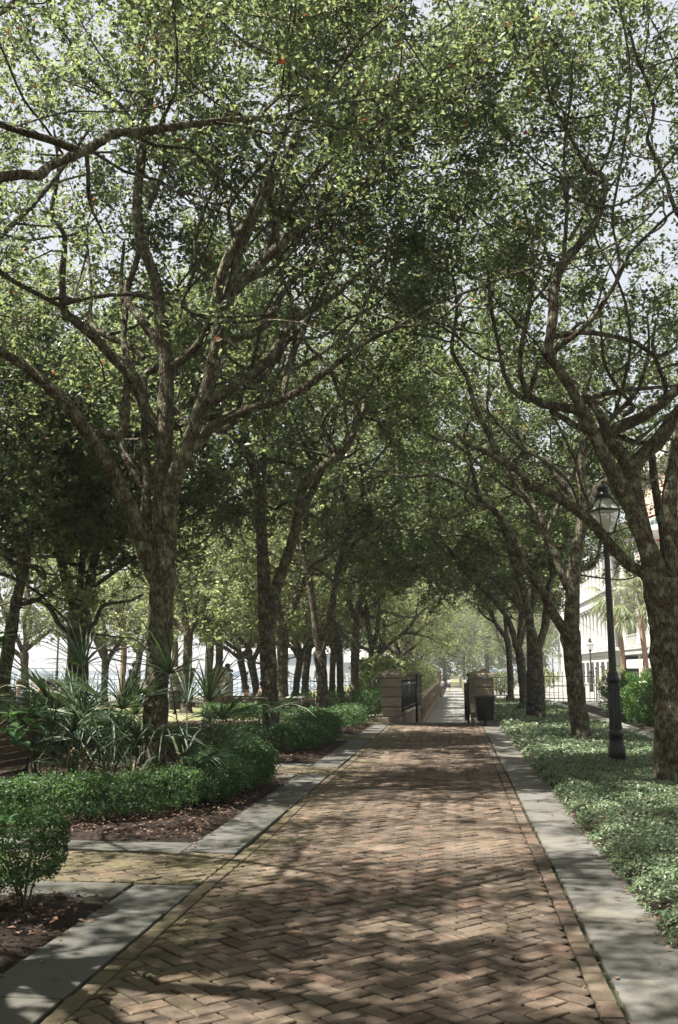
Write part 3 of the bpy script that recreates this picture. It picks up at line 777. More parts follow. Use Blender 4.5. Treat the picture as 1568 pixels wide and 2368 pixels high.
def hero_L2():
    Y = 19.2; t = TreeB('L2', (XB(628, Y), Y), 8, inner=6.5, zmin=4.2, leaf=.085, per=20)
    t.flare(.19)
    t.px_limb([(628, yb_(628, Y)), (626, 1640), (618, 1490), (610, 1335), (600, 1160), (580, 1055)], (50, 44, 40, 34, 28, 22), 0, 12, False)
    t.px_limb([(583, 1070)]+A4([(270, 880), (235, 600), (215, 420), (200, 250), (230, 50), (260, -150)]), (22, 16, 12, 7), .5, 8)
    t.px_limb(A4([(340, 1160), (300, 1020), (190, 870), (120, 790), (40, 700), (-80, 560)]), (16, 14, 12, 8, 5), -1.2, 8)
    t.px_limb([(606, 1320)]+A4([(400, 1350), (400, 1000), (400, 750), (350, 560), (330, 300), (340, 100)]), (16, 14, 12, 9, 5), 1.0, 8)
    t.px_limb([(616, 1470)]+A4([(470, 1900), (560, 1650), (620, 1430), (660, 1200), (760, 1090), (890, 985), (980, 870), (1060, 700), (1085, 540), (1180, 370), (1280, 170), (1340, 20)]), (34, 30, 26, 24, 20, 16, 12, 7), -1.0, 10)
    t.px_limb(A4([(640, 1380), (720, 1230), (800, 1060), (880, 1010), (960, 930), (1000, 780), (1030, 520), (1050, 300), (1050, 100)]), (20, 20, 16, 12, 8, 5), .9, 8)
    t.px_limb(A4([(880, 980), (830, 870), (850, 760), (900, 620), (935, 450), (915, 260), (960, 80)]), (13, 11, 9, 5), .6, 6)
    t.px_limb(A4([(900, 960), (950, 860), (930, 660), (940, 480), (1010, 350), (1100, 200)]), (12, 10, 7), -.7, 6)
    t.px_limb(A4([(370, 1020), (450, 1020), (580, 1050), (700, 1070)]), (11, 9, 7), .6, 6)
    t.extra(26, (2.5, 4.8), (4.0, 9.0), .45)
    t.grow(); t.build('slim oak with tall bare dark trunk, second along the left path edge', 'oaks of the left path row', name='live_oak')
def hero_T2():
    Y = 20.0; t = TreeB('T2', (XB(1345, Y), Y), 9, inner=6.5, zmin=4.2, leaf=.085, per=20)
    t.flare(.18)
    t.px_limb([(1345, yb_(1345, Y)), (1342, 1690), (1332, 1600), (1322, 1500), (1318, 1460)], (50, 46, 44, 46, 52), 0, 12, False)
    t.px_limb([(1320, 1480)]+A5([(955, 1750), (965, 1550), (1000, 1330), (1025, 1130), (1005, 980), (1020, 780), (1000, 600), (1060, 400), (1080, 200)]), (44, 36, 30, 22, 17, 14, 8), -.4, 10)
    t.px_limb(A5([(985, 1380), (1060, 1170), (1100, 1050), (1180, 1000), (1260, 900), (1300, 700)]), (22, 20, 14, 8), 1.0, 8)
    t.px_limb(A5([(910, 1880), (850, 1790), (780, 1650), (720, 1560), (650, 1450), (590, 1300), (500, 1180), (430, 1130), (380, 950), (330, 750)]), (26, 22, 20, 18, 14, 10, 6), -1.0, 8)
    t.px_limb(A5([(930, 1640), (860, 1450), (800, 1340), (770, 1220), (690, 1120), (620, 1020), (570, 940), (500, 800), (460, 650), (480, 450)]), (22, 20, 18, 15, 11, 7), .7, 8)
    t.px_limb(A5([(1010, 1530), (1080, 1500), (1110, 1440), (1120, 1370), (1180, 1250)]), (12, 11, 8), .3, 6, False)
    t.px_limb(A5([(1000, 1180), (960, 1090), (880, 1010), (800, 900), (720, 860), (680, 810), (600, 700)]), (14, 12, 10, 6), .5, 6)
    t.px_limb(A5([(800, 1340), (860, 1200), (940, 1000), (1010, 900), (1100, 700)]), (14, 11, 7), .9, 6)
    t.extra(26, (2.5, 4.8), (4.0, 9.0), .45)
    t.grow(); t.build('oak with knotted trunk left of the nearest lamp post, second along the right edge', 'oaks of the right path row', name='live_oak')
def hero_L3():
    Y = 26.2; t = TreeB('L3', (XB(747, Y), Y), 12, zmin=4.0, leaf=.1, per=20, bark='bark_far')
    t.flare(.18)
    t.px_limb([(747, yb_(747, Y)), (746, 1600), (741, 1530), (738, 1505)], (34, 30, 30, 34), 0, 10, False)
    t.px_limb([(738, 1515), (729, 1440), (715, 1335), (698, 1265), (710, 1180), (690, 1080), (700, 980)], (20, 17, 14, 8), -1.0, 8)
    t.px_limb([(741, 1515), (761, 1440), (778, 1335), (796, 1265), (806, 1195), (790, 1130), (830, 1050), (835, 950)], (20, 17, 14, 8), .8, 8)
    t.px_limb([(800, 1230), (834, 1160), (836, 1090), (817, 1030), (840, 900)], (12, 9, 5), -.5, 6)
    t.px_limb([(752, 1490), (768, 1440), (772, 1380), (790, 1300), (840, 1230), (860, 1180)], (16, 13, 10, 6), 1.5, 6)
    t.extra(26, (2.5, 5), (3.6, 8.5), .45); t.grow()
    t.build('oak with low fork beside the brown benches, third along the left path edge', 'oaks of the left path row', name='live_oak')
def hero_T3():
    Y = 28.4; t = TreeB('T3', (XB(1246, Y), Y), 13, zmin=3.9, leaf=.1, per=20, bark='bark_far')
    t.flare(.18)
    t.px_limb([(1247, yb_(1247, Y)), (1246, 1620), (1240, 1520), (1236, 1490)], (34, 30, 32, 36), 0, 10, False)
    t.px_limb([(1237, 1500), (1222, 1420), (1210, 1360), (1185, 1290), (1170, 1230), (1140, 1190), (1100, 1150), (1080, 1050)], (24, 20, 17, 14, 7), -.8, 8)
    t.px_limb([(1236, 1490), (1218, 1430), (1181, 1377), (1141, 1337), (1093, 1320), (1041, 1285), (981, 1225), (950, 1165)], (16, 15, 12, 9, 5), .6, 8)
    t.px_limb([(1244, 1500), (1262, 1440), (1268, 1360), (1290, 1300), (1300, 1200), (1330, 1100)], (22, 17, 12, 7), 1.0, 8)
    t.px_limb([(1225, 1440), (1235, 1380), (1228, 1330), (1245, 1250), (1230, 1150)], (12, 10, 6), .6, 6)
    t.extra(26, (2.5, 5), (3.6, 8.5), .45); t.grow()
    t.build('dark oak with broad leaning limbs just right of the second lamp post', 'oaks of the right path row', name='live_oak')
def hero_mid(xp, Y, limbs, lab, grp, seed):
    t = TreeB('m', (XB(xp, Y), Y), seed, zmin=3.8, leaf=.115, per=22, bark='bark_far', l1=(1.2, 2.2))
    t.flare(.18)
    for i, (pts, w) in enumerate(limbs):
        if i == 0: pts = [(xp, yb_(xp, Y))]+pts
        t.px_limb(pts, w, 0 if i == 0 else None, 8, i > 0)
    t.extra(22, (2.5, 5), (3.4, 8), .45); t.grow()
    t.build(lab, grp, name='live_oak')
hero_L1(); hero_T1(); hero_L2(); hero_T2(); hero_L3(); hero_T3()
hero_mid(818, 34, [([(819, 1600), (822, 1480), (820, 1423)], (24, 22, 24)),
    ([(821, 1440), (841, 1370), (880, 1318), (908, 1280), (943, 1262), (955, 1230), (950, 1180)], (18, 16, 12, 8)),
    ([(819, 1430), (806, 1380), (812, 1300), (795, 1240), (800, 1150)], (16, 12, 7)),
    ([(822, 1430), (838, 1340), (830, 1250), (860, 1180)], (14, 11, 6))],
    'straight oak just left of the left stone gate pillar, fourth along the left path edge', 'oaks of the left path row', 21)
hero_mid(861, 41, [([(860, 1590), (862, 1500)], (20, 20)),
    ([(861, 1510), (850, 1430), (846, 1350), (860, 1280)], (13, 11, 7)), ([(863, 1510), (875, 1430), (873, 1350), (890, 1290)], (14, 11, 7))],
    'oak splitting into two upright stems directly behind the left stone gate pillar', 'oaks of the left path row', 22)
hero_mid(1212, 34.5, [([(1210, 1600), (1203, 1520), (1195, 1490)], (22, 20, 22)),
    ([(1196, 1500), (1178, 1440), (1153, 1400), (1093, 1341), (1040, 1290), (1000, 1230), (965, 1170)], (16, 13, 10, 6)),
    ([(1198, 1500), (1205, 1420), (1190, 1330), (1180, 1250)], (15, 12, 6)), ([(1202, 1500), (1222, 1420), (1240, 1340)], (10, 6))],
    'dark leaning oak left of the second lamp post, fourth along the right path edge', 'oaks of the right path row', 23)
hero_mid(1180, 43, [([(1181, 1590), (1176, 1500), (1170, 1470)], (16, 15, 15)),
    ([(1170, 1475), (1145, 1440), (1130, 1400), (1090, 1360), (1040, 1330)], (11, 8, 5)), ([(1172, 1480), (1165, 1400), (1150, 1330)], (11, 6))],
    'thin oak just right of the right stone gate pillar, fifth along the right path edge', 'oaks of the right path row', 24)

def offframe(X, Y, seed, lab, limbs, grp, n=26, zmin=5.3, K=(.5, .9, 1.3, 1.7)):
    t = TreeB('o', (X, Y), seed, zmin=zmin, leaf=.06, per=34); t.K = K
    t.flare(.2)
    t.limb([np.array([X, Y, -.05]), np.array([X+.03, Y, 1.3]), np.array([X, Y+.05, 2.8])], [.19, .17, .19], 12, False)
    for P, w in limbs: t.limb([np.array(p) for p in P], w, 9)
    for i in range(5):
        a = i*1.256+.4
        if Y < 5: a = (math.pi if X < 0 else 0)+(-1 if X > 0 else 1)*(i*.5-.25)      # limbs lean out and back, away from the walk ahead
        P, rr = t.wander([X, Y, 2.7], (math.cos(a), math.sin(a), 1.5), 6.5, .1, .015, 10, .2, .05); t.limb(P, rr, 8)
    t.extra(n, (2.0, 3.6) if Y < 5 else (2.2, 4.2), (6.2, 8.8) if Y < 5 else (4.3, 8.8), .4, r=.014 if Y < 5 else .05); t.grow(); return t.build(lab, grp, name='live_oak')
a = [at(x, y, Y) for x, y, Y in ((0, 410, 5.6), (90, 406, 5.8), (112, 385, 5.9), (205, 345, 6.2), (262, 308, 6.4), (330, 304, 6.6), (450, 286, 7.0), (600, 272, 7.5), (680, 262, 7.9), (770, 200, 8.4), (840, 190, 9))]
a2 = [at(x, y, Y) for x, y, Y in ((178, 347, 6.1), (120, 325, 6.0), (60, 308, 5.9), (0, 288, 5.8), (-100, 250, 5.6), (-200, 260, 5.4))]
a3 = [at(x, y, Y) for x, y, Y in ((200, 355, 6.2), (204, 400, 6.3), (205, 450, 6.35), (216, 492, 6.4), (240, 540, 6.5))]
a4 = [at(x, y, Y) for x, y, Y in ((598, 272, 7.5), (650, 222, 7.7), (700, 220, 7.9), (784, 205, 8.2), (860, 215, 8.5))]
offframe(-3.5, 4.3, 31, 'overhanging oak whose long lichened bough reaches in at the upper left edge',
    [([(-3.5, 4.3, 2.7), (-3.4, 4.6, 3.5), (-2.95, 5.2, 4.05)]+a, [.1, .05, .036, .035, .035, .034, .033, .032, .031, .028, .024, .02, .014, .005]), (a2, [.03, .022, .015]), (a3, [.017, .014, .008]), (a4, [.014, .01, .005])],
    'oaks of the left path row', 22)
offframe(2.7, 4.2, 32, 'overhanging oak off the right edge whose leaves fill the upper right corner', [], 'oaks of the right path row')

offframe(-9.0, 12.6, 33, 'oak added outside the left edge so its crown shades the walk and beds', [], 'oaks in the park', 22, 4.2)  # tree put in outside the frame to shade the path and beds
offframe(8.3, 11.0, 34, 'oak added outside the right edge so its crown covers open sky', [], 'added oaks beyond the kerb', 18, 4.8)  # tree put in off to the right; closes sky gaps and cuts skylight
offframe(7.8, 3.8, 35, 'oak added out of view at right so its crown blocks sky light', [], 'added oaks beyond the kerb', 14, 5.0)  # added off-frame tree, blocks the sky on the right
offframe(-7.2, 8.2, 36, 'oak added outside the left edge so its sparse crown dapples the walk', [], 'oaks in the park', 14, 5.0, (0, .6, 1.0, 1.5))  # added off-frame tree, thin crown breaks the sun into dapples
# generic oaks, shared meshes
def generic(seed, H=9.5, fork=2.4, n=5, leaf=.125, per=14, zmin=2.6, lean=.75, base=(0, 0), r=.19):
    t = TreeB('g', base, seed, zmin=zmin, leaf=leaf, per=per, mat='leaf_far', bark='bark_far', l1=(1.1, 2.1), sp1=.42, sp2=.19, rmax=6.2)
    g_ = t.g; t.flare(r)
    lx, ly = g_.uniform(-.3, .3), g_.uniform(-.3, .3)
    top = np.array([lx, ly, fork]); t.limb([np.array([0, 0, -.05]), np.array([lx*.3, ly*.2, fork*.5]), top], [r, r*.85, r*.95], 10, False)
    for i in range(n):
        a = 2*math.pi*(i+g_.uniform(-.3, .3))/n; L = H-fork+g_.uniform(-.6, .8)
        P, rr = t.wander(top+np.array([0, 0, g_.uniform(-.3, .1)]), (math.cos(a)*lean, math.sin(a)*lean, 1.1), L, r*.55, .02, 11, .23, .045); t.limb(P, rr, 7)
        q = P[4]; a2_ = a+g_.uniform(-.9, .9); P2, rr2 = t.wander(q, (math.cos(a2_), math.sin(a2_), .8), L*.6, r*.3, .014, 8, .26, .05); t.limb(P2, rr2, 6)
    t.extra(9, (2, 3.6), (fork+.8, H-2), .4); t.extra(8, (2.4, 4.2), (fork-.1, fork+1.6), .1); t.K = (0, .6, 1, 1.4, 1.8); t.grow(); return t
VAR = []
for i, sd in enumerate((41, 42, 43, 44)):
    t = generic(sd, H=(9.6, 9.0, 10.2, 9.4)[i], fork=(2.2, 2.7, 2.0, 3.0)[i], n=(5, 4, 6, 5)[i])
    off = t.base
    VAR.append((quads_mesh('trunk', t.Vt, t.Ft), quads_mesh('crown', [t.LV], [t.LF], False)))
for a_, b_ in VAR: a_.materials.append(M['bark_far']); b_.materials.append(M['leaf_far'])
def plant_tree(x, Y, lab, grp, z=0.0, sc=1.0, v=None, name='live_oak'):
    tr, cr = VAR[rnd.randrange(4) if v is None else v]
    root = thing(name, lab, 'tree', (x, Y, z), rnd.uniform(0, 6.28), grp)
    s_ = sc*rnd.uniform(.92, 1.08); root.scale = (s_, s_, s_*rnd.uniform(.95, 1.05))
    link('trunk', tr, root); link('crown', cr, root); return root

# ------------------------------------------------------------------ background oaks
ordn = ['first', 'second', 'third', 'fourth', 'fifth', 'sixth', 'seventh', 'eighth', 'ninth', 'tenth', 'eleventh', 'twelfth', 'thirteenth', 'fourteenth']
for i, Y in enumerate((50, 58, 66, 75, 84, 94, 104, 116, 130)):
    plant_tree(-3.5+rnd.uniform(-.25, .25), Y, 'hazy oak behind the balustrade wall, %s from the gate in that row' % ordn[i], 'oaks lining the sunken walk')
hero_bg = TreeB('b', (X_at(177, 20.5), 20.5), 51, zmin=3.7, leaf=.1, per=26, bark='bark')
t = hero_bg; t.flare(.27)
t.px_limb([(177, 1548+CH/20.5*2331), (178, 1600), (181, 1500), (184, 1420)], (66, 60, 56, 60), 0, 12, False)
t.px_limb([(184, 1440), (165, 1380), (150, 1335), (138, 1270), (125, 1210), (100, 1145), (60, 1090), (0, 1060), (-60, 990)], (34, 26, 22, 16, 8), -.8, 8)
t.px_limb([(184, 1430), (186, 1350), (192, 1270), (190, 1195), (189, 1143), (165, 1095), (160, 1040), (130, 990)], (26, 20, 16, 10, 6), .8, 8)
t.px_limb([(190, 1440), (205, 1370), (217, 1300), (232, 1250), (255, 1210), (282, 1165), (330, 1120)], (34, 28, 24, 16, 9), -.3, 8)
t.px_limb([(192, 1470), (220, 1440), (240, 1400), (300, 1390), (330, 1375)], (14, 12, 9, 6), 1.2, 6)
t.px_limb([(170, 1470), (140, 1450), (110, 1400), (60, 1385), (0, 1400)], (16, 14, 10, 6), .9, 6)
t.px_limb([(205, 1365), (240, 1340), (290, 1305), (350, 1270), (420, 1240)], (12, 10, 7), -1.2, 6)
t.extra(28, (2.5, 5), (3.4, 8), .4); t.grow()
t.build('broad dark oak with low fork, standing alone between the seated people and the palmettos', 'oaks in the park', name='live_oak')
t = TreeB('b2', (X_at(2, 18), 18), 52, zmin=3.7, leaf=.1, per=26, bark='bark')
t.flare(.2)
t.px_limb([(0, 1548+CH/18*2331), (5, 1600), (21, 1490), (38, 1390), (60, 1300), (60, 1230), (42, 1160), (20, 1120)], (44, 40, 34, 28, 22, 14), 0, 10)
t.px_limb([(36, 1400), (90, 1385), (150, 1345), (240, 1310), (330, 1300)], (14, 12, 8, 5), .8, 6)
t.px_limb([(50, 1340), (20, 1290), (-40, 1240), (-100, 1150)], (22, 18, 12), -.5, 8)
t.px_limb([(60, 1290), (75, 1220), (95, 1150), (130, 1080), (165, 1035), (250, 1000)], (20, 17, 12, 6), .7, 8)
t.px_limb([(-30, 1250), (0, 1160), (40, 1115), (95, 1065), (150, 1035)], (14, 14, 10, 6), -.4, 6)
t.extra(28, (2.5, 5), (3.4, 8), .4); t.grow()
t.build('dark oak leaning to the right at the far left edge behind the black pushchair', 'oaks in the park', name='live_oak')
park = [(62, 40, 'slender oak seen between the far left trunk and the broad dark oak'), (245, 41, 'oak just right of the broad dark oak, near the promenade'), (318, 50, 'thin oak left of the man in the cap, near the railing'),
        (434, 34, 'oak right of the nearest left trunk, behind the first park pillar'), (483, 38, 'dark oak between the two brown park pillars'), (509, 47, 'pale thin oak behind the second park pillar'),
        (570, 50, 'oak leaning left behind the seated boy in white'), (596, 40, 'dark oak directly behind the seated boy in beige'), (654, 30, 'stout oak leaning right just behind the slim bare trunk'),
        (684, 50, 'pale thin trunk left of the white harbour house'), (706, 44, 'oak in front of the white harbour house'), (768, 53, 'far oak right of the white harbour house'), (787, 45, 'small far oak left of the straight gate side oak')]
for x, Y, lab in park: plant_tree(X_at(x, Y), Y, lab, 'oaks in the park', sc=.98)
more = [ (8.2, -6), (7.8, -15), (14, 0), (-3.5, -25), (2.7, -26), (-9, -20), (-16, -6), (-15, -16), (-21, 12), (-14, 9.5), (-9.8, 15.8), (-14.5, 4), (-3.6, -3), (-3.6, -10), (2.7, -3.2), (2.7, -10.5), (-9, -4), (-9, -11), (8.5, -2), (-3.5, -17), (2.8, -18), (-17, 26), (-23, 30), (-30, 36), (-17, 16), (-13, 10), (-19, 6), (-9, 3.0), (-26, 42), (-36, 28), (-25, 18)]  # trees added out of frame to fill the canopy and cut light below
for i, (x, Y) in enumerate(more): plant_tree(x, Y, 'oak added out of frame to fill the canopy and shade the ground', 'added oaks outside the frame', sc=1.0)
cen = [(1.3, 146, 1.3, 'small multi stemmed tree at the end of the sunken walk'), (-1.6, 172, 1.9, 'pale hazy tree left of the end of the walk'), (4.8, 150, 1.8, 'pale hazy tree right of the end of the walk'), (9.3, 128, 1.4, 'pale tree behind the parked cars'),
       (2.5, 190, 2.4, 'tallest hazy tree closing the view down the walk'), (-9, 160, 1.8, 'hazy tree behind the left row at the far end'), (14, 170, 2, 'hazy tree behind the white house end'), (6.0, 92, 1.05, 'small street tree behind the right row, beside the parked cars'),
       (9, 200, 2.4, 'broad hazy tree at the far end of the street'), (-6, 210, 2.5, 'tall hazy tree far beyond the hedge')]
for x, Y, s_, lab in cen: plant_tree(x, Y, lab, 'hazy trees at the end of the walk', z=(LOW if -1.9 < x < 1 else 0), sc=s_)

# ------------------------------------------------------------------ hedges
def hedge(pts, wd, ht, leaf, dens, label, name='boxwood_hedge', mat='box', z0=.1, stems=True, cat='hedge', group='low clipped box hedges in the mulch beds', zb=0.0, stemm='twig'):
    P = np.array([(x, y, 0) for x, y in pts], float); Q, _ = catmull(P, .1)
    seg = np.linalg.norm(np.diff(Q, axis=0), axis=1); L = seg.sum(); cum = np.concatenate([[0], np.cumsum(seg)])
    o = np.array([Q[len(Q)//2][0], Q[len(Q)//2][1], zb])
    root = thing(name, label, cat, o, 0, group)
    n = int(L*dens); t = rng.uniform(0, L, n)
    cx = np.interp(t, cum, Q[:, 0]); cy = np.interp(t, cum, Q[:, 1])
    tx = np.interp(t+.05, cum, Q[:, 0])-np.interp(t-.05, cum, Q[:, 0]); ty = np.interp(t+.05, cum, Q[:, 1])-np.interp(t-.05, cum, Q[:, 1])
    l = np.hypot(tx, ty)+1e-9; nx, ny = -ty/l, tx/l
    a = rng.uniform(0, 2*math.pi, n); rad = 1-np.abs(rng.normal(0, .16, n))+(rng.random(n) < .2)*rng.uniform(0, .26, n)
    ca, sa = np.cos(a), np.sin(a); sq = (np.abs(ca)**4+np.abs(sa)**4)**-.25
    bulge = 1+.11*np.sin(t*5.1+a)+.09*np.sin(t*11+2*a)+.09*np.sin(t*23-a*3)+.07*np.sin(t*41+a*5)
    endt = np.sqrt(np.clip(np.minimum(t, L-t)/.28, .08, 1))
    u = ca*sq*rad*wd/2*bulge*endt; v = sa*sq*rad*bulge*(.55+.45*endt)
    zc_ = (ht+z0)/2; hz = (ht-z0)/2
    V, F = leaves_vf(np.stack([cx+nx*u-o[0], cy+ny*u-o[1], zc_+v*hz], 1), leaf, .6, .1, rng, .15)
    link('foliage', quads_mesh('foliage', [V], [F], False), root, M[mat])
    if stems:
        Vs, Fs = [], []
        for k_ in range(max(2, int(L/.42))):
            tt = (k_+.5)/max(2, int(L/.42))*L; x, y_ = np.interp(tt, cum, Q[:, 0])-o[0], np.interp(tt, cum, Q[:, 1])-o[1]
            Vs, Fs = [], []
            for j in range(6):
                a_ = rnd.uniform(0, 6.28); e = rnd.uniform(.08, .22)
                V, F = tube(np.array([(x+rnd.gauss(0, .03), y_+rnd.gauss(0, .03), -.02), (x+e*.3*math.cos(a_), y_+e*.3*math.sin(a_), z0*.7), (x+e*math.cos(a_), y_+e*math.sin(a_), ht*.7)]), [.009, .007, .004], 5); Vs.append(V); Fs.append(F)
            link('stem', quads_mesh('stem', Vs, Fs), root, M[stemm])
    return root
hedge([(-4.6, 5.6), (-3.4, 5.95), (-2.62, 6.0), (-2.36, 6.0)], .75, .62, .021, 17000, 'nearest box bush, cut by the left photo edge, bare stem in leaf litter', z0=.2)
hedge([(-6.2, 8.98), (-4.4, 9.2), (-3.4, 9.6), (-2.85, 10.5), (-2.62, 12.0), (-2.6, 13.0)], .62, .43, .027, 8200, 'long curved box hedge in front of the palmettos')
hedge([(-6, 16.7), (-3.9, 16.9), (-3.05, 17.5), (-2.72, 18.8), (-2.62, 20.4)], .62, .5, .032, 4200, 'box hedge beside the second left oak, between two brick side walks')
hedge([(-6, 23.7), (-3.6, 23.9), (-2.8, 24.8), (-2.65, 27.4)], .65, .52, .045, 2200, 'box hedge running up to the left stone gate pillar')
hedge([(-7.3, 12.0), (-7.1, 16.5), (-6.9, 20.5)], .6, .5, .04, 2600, 'box hedge behind the palmettos beside the wooden bench')
hedge([(-13.5, 23.5), (-10, 24), (-7.4, 24.2)], .9, .46, .05, 2200, 'sunlit low hedge behind the seated people')
hedge([(-7.0, 27.5), (-4.9, 28.5), (-3.9, 29.5)], .7, .5, .05, 2000, 'low hedge in front of the two brown benches')
hedge([(-4.7, 30.5), (-3.0, 31), (-2.4, 33)], .8, .75, .06, 1600, 'taller bright hedge just behind the left gate pillar')
hedge([(-2.75, 34), (-2.7, 60), (-2.75, 104)], 1.4, 1.75, .16, 700, 'high pale creeper hedge behind the balustrade wall', name='tall_hedge', mat='leaf_far', group=None, stems=False, z0=0)
def bush(x, y, r, h, n, leaf, label, mat='shrub', name='shrub', grp='leafy shrubs behind the kerb', asp=.42):
    if mat == 'box': name, grp, asp = 'box_bush', 'rounded box bushes at the hedge corners', .6
    root = thing(name, label, 'shrub', (x, y, 0), 0, grp)
    P = rng.normal(size=(n, 3)); P /= np.linalg.norm(P, axis=1, keepdims=True)
    P *= (1-np.abs(rng.normal(0, .2, n)).clip(0, 1))[:, None]
    lum = 1+.16*np.sin(P[:, 0]*7+x)*np.sin(P[:, 1]*6+y)+.12*np.sin(P[:, 2]*9+P[:, 0]*8)
    P = P*lum[:, None]*np.array([r, r*1.15, h*.5]); P[:, 2] += h*.52; P = P[P[:, 2] > .03]
    V, F = leaves_vf(P, leaf, asp, .1, rng, .12)
    link('foliage', quads_mesh('foliage', [V], [F], False), root, M[mat])
    Vs, Fs = [], []
    for j in range(14):
        a_ = rnd.uniform(0, 6.28); e = rnd.uniform(.2, .7)*r
        V, F = tube(np.array([(rnd.gauss(0, .05), rnd.gauss(0, .05), -.03), (e*.5*math.cos(a_), e*.5*math.sin(a_), h*.35), (e*math.cos(a_), e*math.sin(a_), h*.8)]), [.014, .01, .005], 5); Vs.append(V); Fs.append(F)
    link('stem', quads_mesh('stem', Vs, Fs), root, M['twig'])
for x, y, r, h, lab in ((-2.62, 12.6, .42, .62, 'rounded box bush ending the long curved hedge, beside the path slab'), (-2.75, 11.3, .36, .54, 'smaller rounded box bush bulging from the bend of the curved hedge'), (-2.66, 20.1, .45, .64, 'rounded box bush ending the hedge beside the second left oak'), (-2.75, 18.2, .42, .6, 'rounded box bush right of the second left oak foot')):
    bush(x, y, r, h, 7500, .03 if y > 15 else .025, lab, mat='box')
for x, y, r, h, lab in ((5.0, 17.5, .85, 1.35, 'dark leafy shrub behind the kerb, nearest to the thick right edge oak'), (5.0, 20.2, .9, 1.45, 'broad glossy shrub directly right of the nearest lamp post'), (4.95, 23.2, .85, 1.42, 'leafy shrub directly behind the shaft of the nearest lamp post'),
                        (4.95, 26.3, .8, 1.4, 'leafy shrub left of the nearest lamp post shaft'), (4.95, 29.6, .75, 1.3, 'farthest leafy shrub of the row behind the kerb'), (5.0, 14.6, .8, 1.2, 'shrub behind the thick right edge oak trunk')):
    bush(x, y, r, h, 7000, .075, lab)
bush(2.7, 60, .9, 1.3, 1800, .14, 'low green shrub beyond the iron fence, left of the thin right oak', mat='leaf_far', grp=None)
bush(5.2, 66, 1.2, 1.7, 1800, .16, 'round green shrub beyond the iron fence, between two right oaks', mat='leaf_far', grp=None)
bush(5.3, 34.5, .6, 1.6, 3000, .08, 'pale pinkish flowering shrub left of the leafy row', mat='leaf_far')

for x, y, r, h, lab in ((-1, 168, 4.5, 9, 'hazy round crowned tree closing the walk, left one'), (4.5, 160, 4.0, 8, 'hazy round crowned tree closing the walk, right one'), (2.2, 215, 7, 15, 'tall pale tree mass behind the two walkers'), (10.5, 150, 3.5, 8, 'hazy rounded tree behind the parked cars'), (-7, 190, 7, 13, 'pale rounded tree left of the sunken walk end')):
    bush(x, y, r, h, 3800, .42, lab, mat='leaf_far', name='round_crowned_tree', grp='hazy rounded trees far away', asp=.6)
# ------------------------------------------------------------------ palmettos
def strap(Vs, Fs, p, d, L, w, droop, g=rnd, n=6, fold=.25):
    d = np.array(d, float); d /= np.linalg.norm(d); side = np.cross(d, [0, 0, 1.0]); side /= (np.linalg.norm(side)+1e-6)
    tw = g.uniform(-.7, .7); up_ = np.cross(side, d); side = side*math.cos(tw)+up_*math.sin(tw)
    P = [np.array(p, float)]; dd = d.copy()
    for i in range(n): 
        dd = dd+np.array([0, 0, -droop/n*(1+i*.35)]); dd /= np.linalg.norm(dd); P.append(P[-1]+dd*L/n)
    b = sum(len(v) for v in Vs) and 0
    V = []
    for i, q in enumerate(P):
        f = i/n; ww = w*(.55+1.1*f if f < .35 else (.94-(f-.35)*1.36))*1.0; ww = max(ww, .001)
        nn = np.cross(side, dd)
        V += [q-side*ww/2+nn*ww*fold, q, q+side*ww/2+nn*ww*fold]
    F = []
    for i in range(n):
        F += [(i*3, i*3+1, i*3+4, i*3+3), (i*3+1, i*3+2, i*3+5, i*3+4)]
    Vs.append(np.array(V)); Fs.append(np.array(F))
